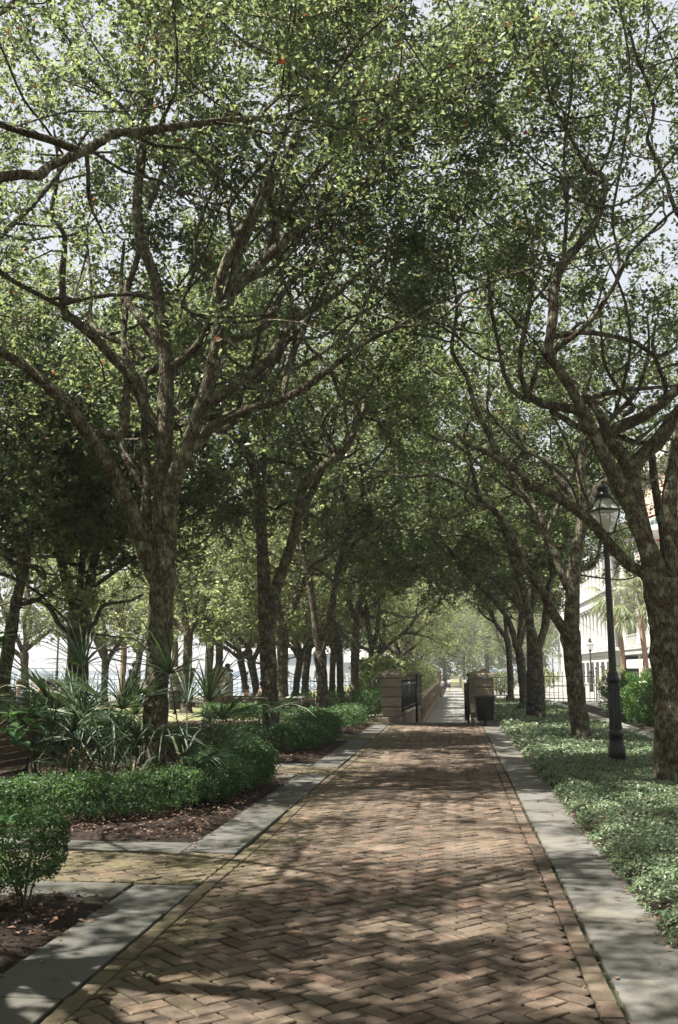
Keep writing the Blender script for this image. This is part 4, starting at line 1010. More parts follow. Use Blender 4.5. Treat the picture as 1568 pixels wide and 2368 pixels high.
def palmetto(x, y, label, nst=60, nfan=5, ht=.75, dry=18, sc=1.0, tilt=None):
    root = thing('palmetto_plant', label, 'palmetto', (x, y, 0), 0, 'palmettos in the mulch bed')
    Vs, Fs = [], []
    for i in range(nst):
        a = rnd.uniform(0, 6.28); el = rnd.uniform(.25, 1.45); 
        d = (math.cos(a)*math.cos(el), math.sin(a)*math.cos(el), math.sin(el))
        strap(Vs, Fs, (rnd.gauss(0, .07), rnd.gauss(0, .07), rnd.uniform(.1, .4)*ht), d, rnd.uniform(.45, .95)*sc, rnd.uniform(.022, .036), rnd.uniform(.4, 1.7))
    link('leaf_blade', quads_mesh('leaf_blade', Vs, Fs, False), root, M['palm'])
    for k_ in range(nfan):
        a = rnd.uniform(0, 6.28) if tilt is None else tilt+rnd.uniform(-1.3, 1.3); el = rnd.uniform(.45, 1.25)
        d = np.array((math.cos(a)*math.cos(el), math.sin(a)*math.cos(el), math.sin(el)))
        L = rnd.uniform(.5, .95)*sc; e = d*L+np.array([0, 0, .12])
        Vp, Fp = tube(np.array([(0, 0, .02), d*L*.5+np.array([0, 0, .1]), e]), [.012, .009, .006], 5)
        Vs, Fs = [], []
        up_ = np.array([0, 0, 1.0]); s_ = np.cross(d, up_); s_ /= np.linalg.norm(s_)
        m_ = rnd.randrange(18, 26)
        for j in range(m_):
            f = (j/(m_-1)-.5)*rnd.uniform(2.2, 2.5); dd = d*math.cos(f)+s_*math.sin(f)+up_*.08*rnd.uniform(-1, 1)
            strap(Vs, Fs, e, dd, rnd.uniform(.5, .68)*sc*(1-.2*abs(f)), .03, rnd.uniform(.2, .8), n=5)
        fr = link('fan_leaf', quads_mesh('fan_leaf', Vs+[Vp], Fs+[Fp], False), root, M['palm'])
    Vs, Fs = [], []
    for i in range(dry):
        a = rnd.uniform(0, 6.28); d = (math.cos(a)*.5, math.sin(a)*.5, .35)
        strap(Vs, Fs, (rnd.gauss(0, .07), rnd.gauss(0, .07), rnd.uniform(.3, .6)*ht), d, rnd.uniform(.5, .8)*sc, .022, rnd.uniform(3, 5), n=8)
    link('dry_leaf', quads_mesh('dry_leaf', Vs, Fs, False), root, M['palm_dry'])
for xp, Y, lab, n1, n2, ht, sc in ((180, 10.9, 'palmetto with hanging dry tan leaves, left of the nearest left oak', 34, 4, 1.0, 1.25), (262, 11.9, 'tallest palmetto with upright fans in front of the broad dark oak', 30, 8, 1.0, 1.75),
        (318, 10.8, 'arching palmetto right against the left side of the lichened trunk', 30, 3, .8, .9), (440, 12.0, 'palmetto with wide fans on the right side of the nearest left oak', 16, 8, .8, 1.55),
        (105, 10.9, 'small dark palmetto at left beside the wooden bench', 26, 3, .6, .9)):
    palmetto(X_at(xp, Y), Y, lab, n1, n2, ht, 30 if n1 > 33 else 8, sc)

# broadleaf shrub poking in at the left edge, close to the camera
def broadleaf():
    X, Y = -2.62, 4.6; root = thing('broadleaf_shrub', 'broad leaved shrub whose pale green leaves poke in at the left edge', 'shrub', (X, Y, 0))
    Vs, Fs, Lv, Lf = [], [], [], []
    tips = [at(28, 1655, 4.7), at(60, 1648, 4.75), at(95, 1655, 4.8), at(70, 1680, 4.7), at(20, 1690, 4.6), at(40, 1720, 4.6), at(12, 1905, 4.4), at(0, 1930, 4.35), at(5, 1475, 5.0), at(0, 1490, 5.0), at(-60, 1700, 4.6), at(-70, 1600, 4.6), at(-90, 1850, 4.4)]
    for tp in tips:
        tp = tp-np.array([X, Y, 0]); m_ = np.array([tp[0]*.35, tp[1]*.35, tp[2]*.75])
        V, F = tube(catmull([(0, 0, 0), m_, tp], .1)[0], .005, 5); Vs.append(V); Fs.append(F)
        for j in range(7):
            a = rnd.uniform(0, 6.28); d = np.array([math.cos(a), math.sin(a), rnd.uniform(-.1, .9)])
            L = rnd.uniform(.06, .095); n = 4
            side = np.cross(d, [0, 0, 1]); side /= np.linalg.norm(side); V = []
            q = tp+rng.normal(0, .012, 3); dd = d/np.linalg.norm(d)
            for i in range(n+1):
                w = [.1, .8, 1.0, .75, .05][i]*L*.26
                V += [q-side*w+np.array([0, 0, w*.3]), q, q+side*w+np.array([0, 0, w*.3])]
                q = q+dd*L/n; dd = dd+np.array([0, 0, -.12])
            Lv.append(np.array(V)); Lf.append(np.array([f for i in range(n) for f in ((i*3, i*3+1, i*3+4, i*3+3), (i*3+1, i*3+2, i*3+5, i*3+4))]))
    link('stem', quads_mesh('stem', Vs, Fs), root, M['twig']); link('foliage', quads_mesh('foliage', Lv, Lf), root, M['broad'])
broadleaf()

# ------------------------------------------------------------------ stone pillars, gate, fences
def pillar(x, y, label, w=.53, h=1.47, mat='pillar', z=0.0, grp='stone gate pillars', courses=4):
    root = thing('stone_pillar', label, 'pillar', (x, y, z), 0, grp)
    p = MB(); hw = w/2+.055; p.bbox(-hw, hw, -hw, hw, -.05, .14, .012); p.build('plinth', M[mat], root)
    s_ = MB(); zt = h-.24; ch = (zt-.14)/courses; hw = w/2
    for i in range(courses):
        a, b = .14+i*ch, .14+(i+1)*ch; s_.bbox(-hw, hw, -hw, hw, a+.016, b-.016, .02)
        s_.box(-hw+.045, hw-.045, -hw+.045, hw-.045, a-.02, a+.02)
    s_.build('shaft', M[mat], root)
    c_ = MB(); hw = w/2+.04; c_.bbox(-hw, hw, -hw, hw, zt, zt+.1, .012)
    hw2 = hw-.02; c_.add([(-hw2, -hw2, zt+.1), (hw2, -hw2, zt+.1), (hw2, hw2, zt+.1), (-hw2, hw2, zt+.1), (-.03, -.03, h), (.03, -.03, h), (.03, .03, h), (-.03, .03, h)],
                         [(0, 1, 5, 4), (1, 2, 6, 5), (2, 3, 7, 6), (3, 0, 4, 7), (4, 5, 6, 7)])
    c_.build('cap', M[mat], root)
pillar(-1.76, 28.25, 'brown stone gate pillar on the left of the path, nearest one')
pillar(-1.42, 36.2, 'left stone pillar seen behind the nearest one, past the iron panel', z=-.05)
pillar(.80, 28.25, 'brown stone gate pillar on the right, partly behind the black bin')
pillar(.72, 36.2, 'right stone pillar just showing behind the bin side pillar', z=-.05)
pillar(-1.75, 107, 'distant stone pillar ending the balustrade wall', .7, 2.9, z=LOW, grp=None)
pillar(X_at(424, 40), 40, 'brown park pillar seen right of the nearest left oak above the palmetto fan', .75, 1.62, grp='park fence pillars')
pillar(X_at(512, 40), 40, 'brown park pillar behind the woman in pale clothes', .75, 1.58, grp='park fence pillars')

def wall_seg(p0, p1, z0, z1, th, name, label, mat, cat='wall', group=None):
    p0, p1 = np.array(p0), np.array(p1); L = np.linalg.norm(p1-p0); a = math.atan2(p1[1]-p0[1], p1[0]-p0[0])
    root = thing(name, label, cat, (p0[0], p0[1], 0), a, group)
    m_ = MB().bbox(0, L, -th/2, th/2, z0, z1-.07, .01); m_.build('wall_base', M[mat], root)
    m_ = MB().bbox(-.01, L+.01, -th/2-.025, th/2+.025, z1-.068, z1, .01); m_.build('coping', M[mat], root)
    return root, L
wall_seg((-1.49, 28.3), (-1.25, 33.9), -1.3, .26, .22, 'low_stone_wall', 'low stone wall running back between the two left gate pillars', 'pillar')
wall_seg((.56, 28.55), (.64, 35.9), -1.3, .26, .2, 'low_stone_wall', 'low stone wall on the right side of the steps behind the gate', 'pillar')
def iron(p0, p1, z0, z1, label, step=.13, name='iron_fence', posts=2.2, scroll=False, group=None, cat='fence', pr=.008, mat='black'):
    p0, p1 = np.array(p0, float), np.array(p1, float); L = np.linalg.norm(p1-p0); a = math.atan2(p1[1]-p0[1], p1[0]-p0[0])
    root = thing(name, label, cat, (p0[0], p0[1], z0), a, group); h = z1-z0
    m_ = MB(); x = step/2
    while x < L:
        m_.tube([(x, 0, 0), (x, 0, h*.97)], pr, 5); m_.tube([(x, 0, h*.97), (x, 0, h*1.0), (x, 0, h*1.07)], [pr*1.9, pr*1.9, .001], 5); x += step
    m_.build('pickets', M[mat], root)
    m_ = MB(); m_.box(0, L, -.012, .012, h*.1, h*.1+.03); m_.box(0, L, -.012, .012, h*.86, h*.86+.03)
    if scroll: m_.box(0, L, -.012, .012, h*.62, h*.62+.02)
    m_.build('rails', M[mat], root)
    if scroll:
        m_ = MB(); x = step
        while x < L-step:
            for zc_ in (h*.74,):
                c = [(x+.09*math.cos(t), 0, zc_+.09*math.sin(t)) for t in np.linspace(0, 2*math.pi, 9)]; m_.tube(c, .009, 4, False)
            x += .2
        m_.build('scrollwork', M[mat], root)
    n = max(1, int(L/posts))
    for i in range(n+1):
        x = L*i/n; m_ = MB(); m_.tube([(x, 0, -.02), (x, 0, h*1.08)], .026, 6); m_.sphere((x, 0, h*1.15), .05, 8, 6); m_.build('post', M[mat], root)
iron((-1.49, 28.55), (-1.27, 33.7), .26, 1.13, 'black iron panel on the low wall between the left gate pillars', .3, 'iron_fence', 6, pr=.016)
iron((-11.8, 39.5), (-8.8, 39.5), 0, 1.05, 'iron fence between the two brown park pillars', scroll=False)
iron((-8.0, 38.5), (-2.3, 38.5), 0, 1.12, 'ornate black iron fence with scrolls behind the brown benches', .15, scroll=True, pr=.011)
iron((3.0, 47), (6.4, 47), 0, 1.3, 'iron fence with arched post at the street, between the right oaks', .2, pr=.014)
iron((1.4, 52), (2.95, 52), 0, 1.2, 'iron fence beside the pale blue car behind the black bin', .2, pr=.014)
def gate_leaf(x, y, rz, label):
    root = thing('gate_leaf', label, 'gate', (x, y, -.05), rz, 'open iron gate leaves')
    m_ = MB(); m_.tube([(0, 0, 0), (0, 0, 1.32)], .035, 8); m_.sphere((0, 0, 1.35), .045); m_.build('hinge_post', M['black'], root)
    m_ = MB()
    for z in (.12, .95): m_.box(.03, .8, -.014, .014, z, z+.04)
    for i in range(6): m_.tube([(.14+i*.12, 0, .1), (.14+i*.12, 0, 1.12)], .011, 5)
    m_.box(.78, .81, -.014, .014, .08, 1.12); m_.build('leaf_frame', M['black'], root)
    m_ = MB(); m_.tube([(.03, 0, .08), (.5, .02, .08), (.55, .02, 0)], .01, 5); m_.build('drop_bolt', M['black'], root)
gate_leaf(-1.06, 28.25, R(91), 'open black iron gate leaf seen edge on, left side of the gateway')
gate_leaf(.36, 28.25, R(96), 'open black iron gate leaf seen edge on, beside the bin side pillar')

def bin_(x, y, label, s_=1.0, grp=None):
    root = thing('litter_bin', label, 'bin', (x, y, 0), 0, grp)
    b = MB(); b.lathe([(.17*s_, .13), (.185*s_, .15), (.235*s_, .70), (.242*s_, .72)], 28, smooth=True); b.build('bin_body', M['bin'], root)
    b = MB(); b.lathe([(.245*s_, .70), (.262*s_, .705), (.265*s_, .755), (.25*s_, .765), (.235*s_, .765), (.22*s_, .70)], 28); b.build('rim', M['bin'], root)
    b = MB(); b.lathe([(.075, -.02), (.075, .01), (.035, .03), (.03, .14)], 12); b.build('pedestal', M['bin'], root)
bin_(.78, 26.9, 'black tapered litter bin on a stem in front of the right gate pillar', 1.1)
bin_(X_at(408, 33), 33, 'dark grey litter bin behind the nearest left oak and the palmetto fan')

def balustrade():
    root = thing('balustrade_wall', 'pale stone balustrade wall running along the left side of the sunken walk', 'wall', (-1.72, 37, LOW))
    L = 69.5
    b = MB(); b.bbox(-.14, .14, 0, L, 0, .35, .015); b.build('wall_base', M['pillar'], root)
    b = MB(); b.bbox(-.13, .13, 0, L, 1.42, 1.56, .015); b.build('handrail', M['pillar'], root)
    b = MB(); y = 0.0
    while y < L:
        b.bbox(-.11, .11, y, y+.3, .34, 1.43, .01); y += 2.2
    b.build('piers', M['pillar'], root)
    b = MB(); y = .3
    while y < L-1:
        for (za, zb_) in ((.36, .88), (.88, 1.41)):
            for k_ in range(3):
                ya = y+.04+k_*.6; yb = ya+.56
                b.tube([(0, ya, za), (0, yb, zb_)], .05, 4); b.tube([(0, yb, za), (0, ya, zb_)], .048, 4)
        b.box(-.06, .06, y, y+1.9, .85, .91); y += 2.2
    b.build('lattice', M['pillar'], root)
balustrade()

# ------------------------------------------------------------------ lamps
def lamp(x, y, label, z=.05, h=4.0, grp='black lantern lamp posts', name='street_lamp', rz=.3, mat='black'):
    root = thing(name, label, 'street lamp', (x, y, z), rz, grp)
    b = MB(); b.lathe([(.125, -.05), (.125, .26), (.108, .30), (.105, .42), (.115, .44), (.115, .47), (.09, .52)], 16); b.build('base', M[mat], root)
    b = MB(); b.lathe([(.092, .51), (.082, 1.2)], 32, flute=.12, smooth=False); b.lathe([(.085, 1.2), (.1, 1.22), (.105, 1.26), (.085, 1.30), (.09, 1.33), (.06, 1.38)], 20); b.build('fluted_column', M[mat], root)
    zt = h-.86
    b = MB(); b.lathe([(.056, 1.37), (.042, zt-.12)], 28, flute=.1, smooth=False); b.lathe([(.045, zt-.12), (.07, zt-.1), (.072, zt-.03), (.1, zt-.02), (.1, zt)], 16); b.build('shaft', M[mat], root)
    n = 4
    def ring(r, z_): return [(r*math.cos(math.pi/4+i*math.pi/2), r*math.sin(math.pi/4+i*math.pi/2), z_) for i in range(n)]
    r0, r1, r2 = ring(.125, zt+.01), ring(.245, zt+.37), ring(.105, zt+.57)
    fr = MB()
    for i in range(n):
        fr.tube([r0[i], r1[i]], .011, 5); fr.tube([r1[i], r2[i]], .011, 5)
        for rr_, t_ in ((r0, .014), (r1, .019), (r2, .014)): fr.tube([rr_[i], rr_[(i+1) % n]], t_, 5)
    fr.add(ring(.125, zt+.0)+ring(.125, zt+.012), [(3, 2, 1, 0), (4, 5, 6, 7), (0, 1, 5, 4), (1, 2, 6, 5), (2, 3, 7, 6), (3, 0, 4, 7)])
    lf = fr.build('lantern_frame', M[mat], root)
    gl = MB(); q0, q1, q2 = ring(.12, zt+.02), ring(.239, zt+.365), ring(.102, zt+.56)
    gl.add(q0+q1+q2, [(i, (i+1) % 4, 4+(i+1) % 4, 4+i) for i in range(4)]+[(4+i, 4+(i+1) % 4, 8+(i+1) % 4, 8+i) for i in range(4)]); gl.build('pane', M['glass'], lf)
    c_ = MB(); c_.lathe([(.13, zt+.565), (.135, zt+.59), (.1, zt+.63), (.085, zt+.70), (.1, zt+.71), (.05, zt+.76), (.02, zt+.78), (.028, zt+.81), (.02, zt+.84), (.004, zt+.87)], 14); c_.build('cap', M[mat], root)
    c_ = MB(); c_.lathe([(.04, zt+.015), (.04, zt+.14), (.03, zt+.16), (.034, zt+.22), (.01, zt+.25)], 10); c_.build('bulb', M['white'], root)
    return root
lamp(2.37, 15.48, 'nearest black lamp post, lantern partly behind an oak limb, base in ground cover', h=4.3).rotation_euler[1] = R(-.6)
lamp(XB(1227, 29.2), 29.2, 'second black lamp post farther along, between the dark right oaks', h=4.3)
lamp(8.95, 68, 'small distant lamp post in front of the white columns', h=3.5, mat='ironsoft')
lamp(10.4, 109, 'small distant lamp post left of the white house, above the iron fence', h=3.3, mat='ironsoft')
lamp(X_at(134, 56.5), 56.5, 'thin dark lamp post at the waterfront railing', h=5.2, mat='ironsoft')

# ------------------------------------------------------------------ benches
def bench(x, y, rz, label, L=1.7, mat='wood', grp='park benches', z=0.0, frame='black'):
    """back towards local -y, seat facing +y"""
    root = thing('park_bench', label, 'bench', (x, y, z), rz, grp)
    s_ = MB()
    for i in range(5): s_.bbox(-L/2, L/2, -.18+i*.095, -.18+i*.095+.082, .42, .445, .006)
    s_.build('seat', M[mat], root)
    b = MB()
    for i in range(5):
        z0 = .50+i*.082; yb = -.2-i*.018; b.bbox(-L/2, L/2, yb-.012, yb+.012, z0, z0+.07, .006)
    b.build('backrest', M[mat], root)
    for sx in ([-1, 1] if L < 2 else [-1, 0, 1]):
        x_ = sx*(L/2-.1); l = MB()
        l.tube([(x_, .27, 0), (x_, .25, .2), (x_, .24, .42)], .022, 6); l.tube([(x_, -.30, 0), (x_, -.22, .25), (x_, -.19, .44), (x_, -.29, .92)], .022, 6)
        l.tube([(x_, .26, .40), (x_, -.2, .40)], .02, 6); l.tube([(x_, -.24, .66), (x_, .1, .67), (x_, .27, .62), (x_, .25, .42)], .018, 6)
        l.build('leg', M[frame], root)
bench(-5.05, 10.3, R(88), 'weathered wooden bench at the left edge, its slatted back towards the path', 1.8, z=-.1)
bench(X_at(140, 17), 17, R(2), 'wooden bench behind the palmettos, left of the broad dark oak foot', .9, z=-.2)
bench(X_at(112, 30), 30, R(0), 'dark slatted bench holding the curly haired person, left of the broad dark oak', 1.6, z=-.12)
bench(X_at(146, 31.5), 31.5, R(-4), 'slatted bench just left of the broad dark oak, nobody visible on it', 1.5, z=-.12)
bench(X_at(660, 27.6), 27.6, R(3), 'brown bench right of the slim bare oak, left of the pale grey box', 1.2, z=-.22)
bench(X_at(704, 27.6), 27.7, R(0), 'brown bench between the pale grey box and the forked oak', .9, z=-.22)
bench(X_at(580, 33), 33, R(5), 'dark bench where the two boys sit', 1.5, z=-.3)
for i, (xp, lab) in enumerate(((100, 'pale bench at the railing, farthest left of the three'), (128, 'pale bench at the railing, middle one of the three'), (165, 'pale bench at the railing, touching the broad dark oak'), (318, 'pale bench at the railing, left of the man in the cap'))):
    bench(X_at(xp, 52), 52, R(180), lab, 1.6 if i else 1.5, 'woodgrey', 'pale benches along the waterfront railing', frame='ironsoft')
def gbox():
    root = thing('utility_box', 'pale grey box standing between the two brown benches', 'box', (X_at(683, 28), 28.0, -.1))
    b = MB().bbox(-.24, .24, -.2, .2, 0, .74, .015); b.build('cabinet', M['greystone'], root)
    b = MB().bbox(-.26, .26, -.22, .22, .745, .79, .012); b.build('lid', M['greystone'], root)
    b = MB().bbox(-.17, .17, -.215, -.202, .1, .6, .004); b.build('door', M['greystone'], root)
gbox()

# ------------------------------------------------------------------ people
def colmat(name, c, r=.8): 
    if name not in M: M[name] = simple(name, c, r, .12, 20, .1)
    return M[name]
colmat('skin', (.42, .24, .17), .55); colmat('skin_dark', (.22, .12, .08), .55)
def skin_mesh(name, pts, edges, rad, mat, parent, sub=1, root=0):
    me = bpy.data.meshes.new(name); me.from_pydata([tuple(p) for p in pts], edges, []); o = bpy.data.objects.new(name, me); C.objects.link(o)
    md = o.modifiers.new('s', 'SKIN'); md.use_smooth_shade = True
    sv = me.skin_vertices[0].data
    for i, r in enumerate(rad):
        sv[i].radius = (r, r) if not isinstance(r, tuple) else r; sv[i].use_root = (i == root)
    m2 = o.modifiers.new('u', 'SUBSURF'); m2.levels = m2.render_levels = sub
    dg = bpy.context.evaluated_depsgraph_get(); ev = o.evaluated_get(dg); nm = bpy.data.meshes.new_from_object(ev)
    bpy.data.objects.remove(o); bpy.data.meshes.remove(me); nm.name = name; nm.materials.clear(); nm.materials.append(mat)
    return link(name, nm, parent)
def person(x, y, rz, label, pose='stand', H=1.72, shirt=('shirt_grey', (.3, .3, .32)), trousers=('trousers_dark', (.03, .035, .05)), hair=(.02, .014, .01), skin='skin', hat=None, dress=False, shorts=False, longhair=False, bag=None, z=0.0, grp=None, curly=False):
    k = H/1.72; root = thing('person', label, 'person', (x, y, z), rz, grp)
    sit = pose == 'sit'; hz = .50 if sit else .93; lean = .10 if sit else 0.0
    if pose == 'lean': lean = .32
    V = lambda *a: np.array(a)*k
    up_ = lambda h: V(0, lean*(h-.93)/.7*1.6 if h > .93 else 0, h-(.93-hz))
    J = {'pel': V(0, 0, hz), 'sp': up_(1.1), 'ch': up_(1.30), 'nk': up_(1.46), 'hb': up_(1.53)+V(0, .015, 0), 'hd': up_(1.62)+V(0, .02, 0), 'ht': up_(1.69)+V(0, .01, 0), 'ns': up_(1.60)+V(0, .115, 0)}
    E = [('pel', 'sp'), ('sp', 'ch'), ('ch', 'nk'), ('nk', 'hb'), ('hb', 'hd'), ('hd', 'ht')]
    Rr = {'pel': .125, 'sp': .115, 'ch': .135, 'nk': .055, 'hb': .062, 'hd': .088, 'ht': .06}
    del J['ns']
    for s_, n in ((-1, 'l'), (1, 'r')):
        if sit:
            hp, kn, an, to = V(s_*.1, .02, hz-.02), V(s_*.13, .44, hz+.0), V(s_*.13, .42, .09), V(s_*.14, .58, .035)
        elif pose in ('walk', 'lean'):
            f = .22*s_; hp, kn, an, to = V(s_*.09, 0, .86), V(s_*.1, f*.6+.05, .48), V(s_*.1, f-.04*(s_ < 0), .09+.05*(s_ < 0)), V(s_*.1, f+.14, .035+.02*(s_ < 0))
        else: hp, kn, an, to = V(s_*.09, 0, .86), V(s_*.11, .02, .48), V(s_*.12, 0, .09), V(s_*.14, .16, .035)
        sh = up_(1.39)+V(s_*.175, 0, 0)
        if sit: el, wr = sh+V(s_*.06, .08, -.27), sh+V(-s_*.02, .32, -.33)
        elif pose in ('walk', 'lean'): el, wr = sh+V(s_*.05, -s_*.12, -.26), sh+V(s_*.04, -s_*.12+.1, -.48)
        else: el, wr = sh+V(s_*.06, -.02, -.28), sh+V(s_*.07, .04, -.53)
        d = (wr-el)/np.linalg.norm(wr-el); pm = wr+d*.07*k
        J.update({'hp'+n: hp, 'kn'+n: kn, 'an'+n: an, 'to'+n: to, 'sh'+n: sh, 'el'+n: el, 'wr'+n: wr, 'pm'+n: pm})
        E += [('pel', 'hp'+n), ('hp'+n, 'kn'+n), ('kn'+n, 'an'+n), ('an'+n, 'to'+n), ('ch', 'sh'+n), ('sh'+n, 'el'+n), ('el'+n, 'wr'+n), ('wr'+n, 'pm'+n)]
        Rr.update({'hp'+n: .085, 'kn'+n: .055, 'an'+n: .038, 'to'+n: .034, 'sh'+n: .055, 'el'+n: .04, 'wr'+n: .028, 'pm'+n: .033})
        for j in range(5):
            a = (j-2)*.011 if j < 4 else -.03; L = (.055, .065, .07, .06, .045)[j]
            b_ = pm+V(0, a, 0)+d*.02*k; t_ = b_+d*L*k+V(-s_*.015, .006, 0)
            if j == 4: b_ = pm+V(0, .03, 0); t_ = b_+d*.035*k+V(0, .03, 0)
            J['fb%s%d' % (n, j)] = b_; J['ft%s%d' % (n, j)] = t_; E += [('pm'+n, 'fb%s%d' % (n, j)), ('fb%s%d' % (n, j), 'ft%s%d' % (n, j))]; Rr['fb%s%d' % (n, j)] = .010; Rr['ft%s%d' % (n, j)] = .008
    def sk(name, names, edges, grow, mat, rt, ends={}):
        ix = {n: i for i, n in enumerate(names)}
        return skin_mesh(name, [J[n] for n in names], [(ix[a], ix[b]) for a, b in edges if a in ix and b in ix], [(Rr[n]+grow)*k*ends.get(n, 1) for n in names], mat, root, 1, ix[rt])
    sk('body', list(J), E, 0, M[skin], 'pel')
    J['slv'], J['srv'] = J['shl']*.2+J['ell']*.8, J['shr']*.2+J['elr']*.8; Rr['slv'] = Rr['srv'] = .045
    J['pw'] = J['pel']+V(0, 0, -.02); Rr['pw'] = .13
    sk('shirt', ['pw', 'sp', 'ch', 'shl', 'shr', 'slv', 'srv'], [('pw', 'sp'), ('sp', 'ch'), ('ch', 'shl'), ('ch', 'shr'), ('shl', 'slv'), ('shr', 'srv')], .022, colmat(*shirt), 'ch')
    if dress:
        b = MB(); p = J['pel']; b.lathe([(.14*k, .12*k), (.17*k, 0), (.22*k, -.25*k), (.25*k, -.5*k)], 18, c=tuple(p)); b.build('skirt', colmat(*trousers), root)
    else:
        for n in 'lr': J['an2'+n] = J['an'+n] if not shorts else J['kn'+n]; Rr['an2'+n] = .05 if not shorts else .075
        nm = ['pel', 'hpl', 'hpr', 'knl', 'knr']+([] if shorts else ['an2l', 'an2r'])
        sk('trousers', nm, [('pel', 'hpl'), ('pel', 'hpr'), ('hpl', 'knl'), ('hpr', 'knr'), ('knl', 'an2l'), ('knr', 'an2r')], .018, colmat(*trousers), 'pel')
    for n in 'lr':
        sh_ = MB(); a, t_ = J['an'+n], J['to'+n]; c_ = (a+t_)/2; sh_.sphere((c_[0], c_[1], c_[2]-.01), .075*k, 10, 6, (.6, 1.75, .6)); sh_.build('shoe', colmat('shoe_leather', (.05, .04, .035)), root)
    h = J['hd']; hm = colmat('hair_%d' % int(hair[0]*1000), hair)
    b = MB(); r_ = .108*k*(1.22 if curly else 1)
    b.sphere((h[0], h[1]-.02*k, h[2]+.03*k), r_, 14, 9, (.93, 1.0, .95))
    if longhair: b.sphere((h[0], h[1]-.055*k, h[2]-.12*k), .1*k, 12, 8, (1.0, .6, 1.9))
    if curly:
        for i in range(16):
            a = rnd.uniform(0, 6.28); e = rnd.uniform(-.4, 1.2); b.sphere((h[0]+.1*k*math.cos(a)*math.cos(e), h[1]-.02+.08*k*math.sin(a)*math.cos(e), h[2]+.03*k+.1*k*math.sin(e)), .04*k, 7, 5)
    b.build('hair', hm, root)
    f = MB()
    f.sphere((h[0], h[1]+.098*k, h[2]-.012*k), .018*k, 6, 5, (.8, 1, 1.2))
    f.sphere((h[0], h[1]+.088*k, h[2]-.045*k), .02*k, 6, 5, (1.2, .5, .35))
    for s_ in (-1, 1): f.sphere((h[0]+s_*.088*k, h[1], h[2]-.005), .022*k, 6, 5, (.4, .8, 1.2))
    f.build('face', M[skin], root)
    for s_ in (-1, 1): e = MB().sphere((h[0]+s_*.032*k, h[1]+.082*k, h[2]+.012*k), .012*k, 6, 5); e.build('eye', M['dark'], root)
    if hat:
        b = MB(); b.lathe([(.17*k, 0), (.17*k, .012), (.115*k, .02), (.11*k, .09*k), (.07*k, .12*k), (.01, .125*k)], 16, c=(h[0], h[1], h[2]+.045*k)); b.build('hat', colmat(*hat), root)
    return root, J, k
mx = X_at(311, 44)
_, J, k = person(mx, 44, R(-25), 'man in grey cap and dark shirt standing partly behind the nearest left oak', H=1.76, shirt=('shirt_charcoal', (.05, .055, .07)), hat=('cap_grey', (.3, .3, .31)), skin='skin_dark')
hb = Vector(J['pml']); hb.rotate(Matrix.Rotation(R(-25), 3, 'Z'))
bagr = thing('handbag', 'dark bag hanging from the hand of the man in the grey cap', 'bag', (mx+hb.x, 44+hb.y, hb.z-.42))
b = MB().bbox(-.16, .16, -.07, .07, 0, .26, .03); b.build('bag_body', M['bin'], bagr)
b = MB(); b.tube([(-.09, 0, .24), (-.07, 0, .4), (.07, 0, .4), (.09, 0, .24)], .01, 5); b.build('handle', M['black'], bagr)
person(X_at(527, 39), 39, R(110), 'woman with long dark hair in pale dress walking past the second park pillar', 'walk', 1.66, ('shirt_pale', (.55, .6, .58)), ('skirt_pale', (.5, .56, .54)), longhair=True, dress=True)
person(X_at(571, 33), 33.05, R(15), 'seated boy with black hair in white shirt, back to the camera', 'sit', 1.5, ('shirt_white', (.62, .65, .66)), z=-.2)
person(X_at(597, 33), 33.05, R(-70), 'seated boy in beige shirt leaning forward beside the slim bare oak', 'sit', 1.55, ('shirt_beige', (.5, .45, .37)), z=-.12)
person(X_at(46, 29.5), 29.5, R(10), 'person with reddish hair in blue grey shirt seated far left', 'sit', 1.68, ('shirt_bluegrey', (.16, .21, .27)), hair=(.12, .035, .02), z=-.15)
person(X_at(90, 30), 30.05, R(-20), 'person with big curly dark hair in patterned top on the dark bench', 'sit', 1.66, ('shirt_patterned', (.12, .11, .12)), curly=True, z=-.12)
person(X_at(113, 30), 30.05, R(5), 'person with short black hair in dark top on the dark bench', 'sit', 1.66, ('shirt_dark', (.03, .035, .04)), z=-.12)
person(X_at(-4, 26), 26, R(-60), 'bare armed person reaching to the pushchair at the far left edge', 'sit', 1.7, ('shirt_dark', (.03, .035, .04)), hair=(.05, .03, .02), z=-.05)
person(X_at(1036.5, 131), 131, R(0), 'distant walker in white shirt and dark shorts at the end of the sunken walk', 'walk', 1.75, ('shirt_white', (.62, .65, .66)), shorts=True, z=LOW+.02)
person(X_at(1022, 124), 124, R(10), 'distant walker in darker top beside the white shirted walker', 'walk', 1.66, ('shirt_grey', (.3, .28, .3)), shorts=True, z=LOW+.02)
def pushchair():
    x, y = X_at(22, 26), 26; root = thing('pushchair', 'black pushchair at the far left edge beside the seated people', 'pushchair', (x, y, -.02), R(20))
    b = MB()
    for s_ in (-1, 1):
        b.tube([(s_*.24, -.45, 1.0), (s_*.24, -.2, .6), (s_*.24, .3, .12)], .016, 6); b.tube([(s_*.24, .25, .6), (s_*.24, -.3, .12)], .016, 6)
    b.tube([(-.24, -.45, 1.0), (.24, -.45, 1.0)], .02, 6); b.build('frame', M['ironsoft'], root)
    b = MB(); b.sphere((0, -.02, .62), .3, 14, 8, (.8, 1.05, .6)); b.build('seat', M['bin'], root)
    b = MB(); b.sphere((0, -.15, .8), .28, 14, 8, (.85, .95, .7)); b.build('hood', M['bin'], root)
    for sx in (-1, 1):
        for yy in (.3, -.3): 
            w_ = MB(); w_.tube([(sx*.25-.02, yy, .12), (sx*.25+.02, yy, .12)], .12, 14); w_.build('wheel', M['tyre'], root)
pushchair()

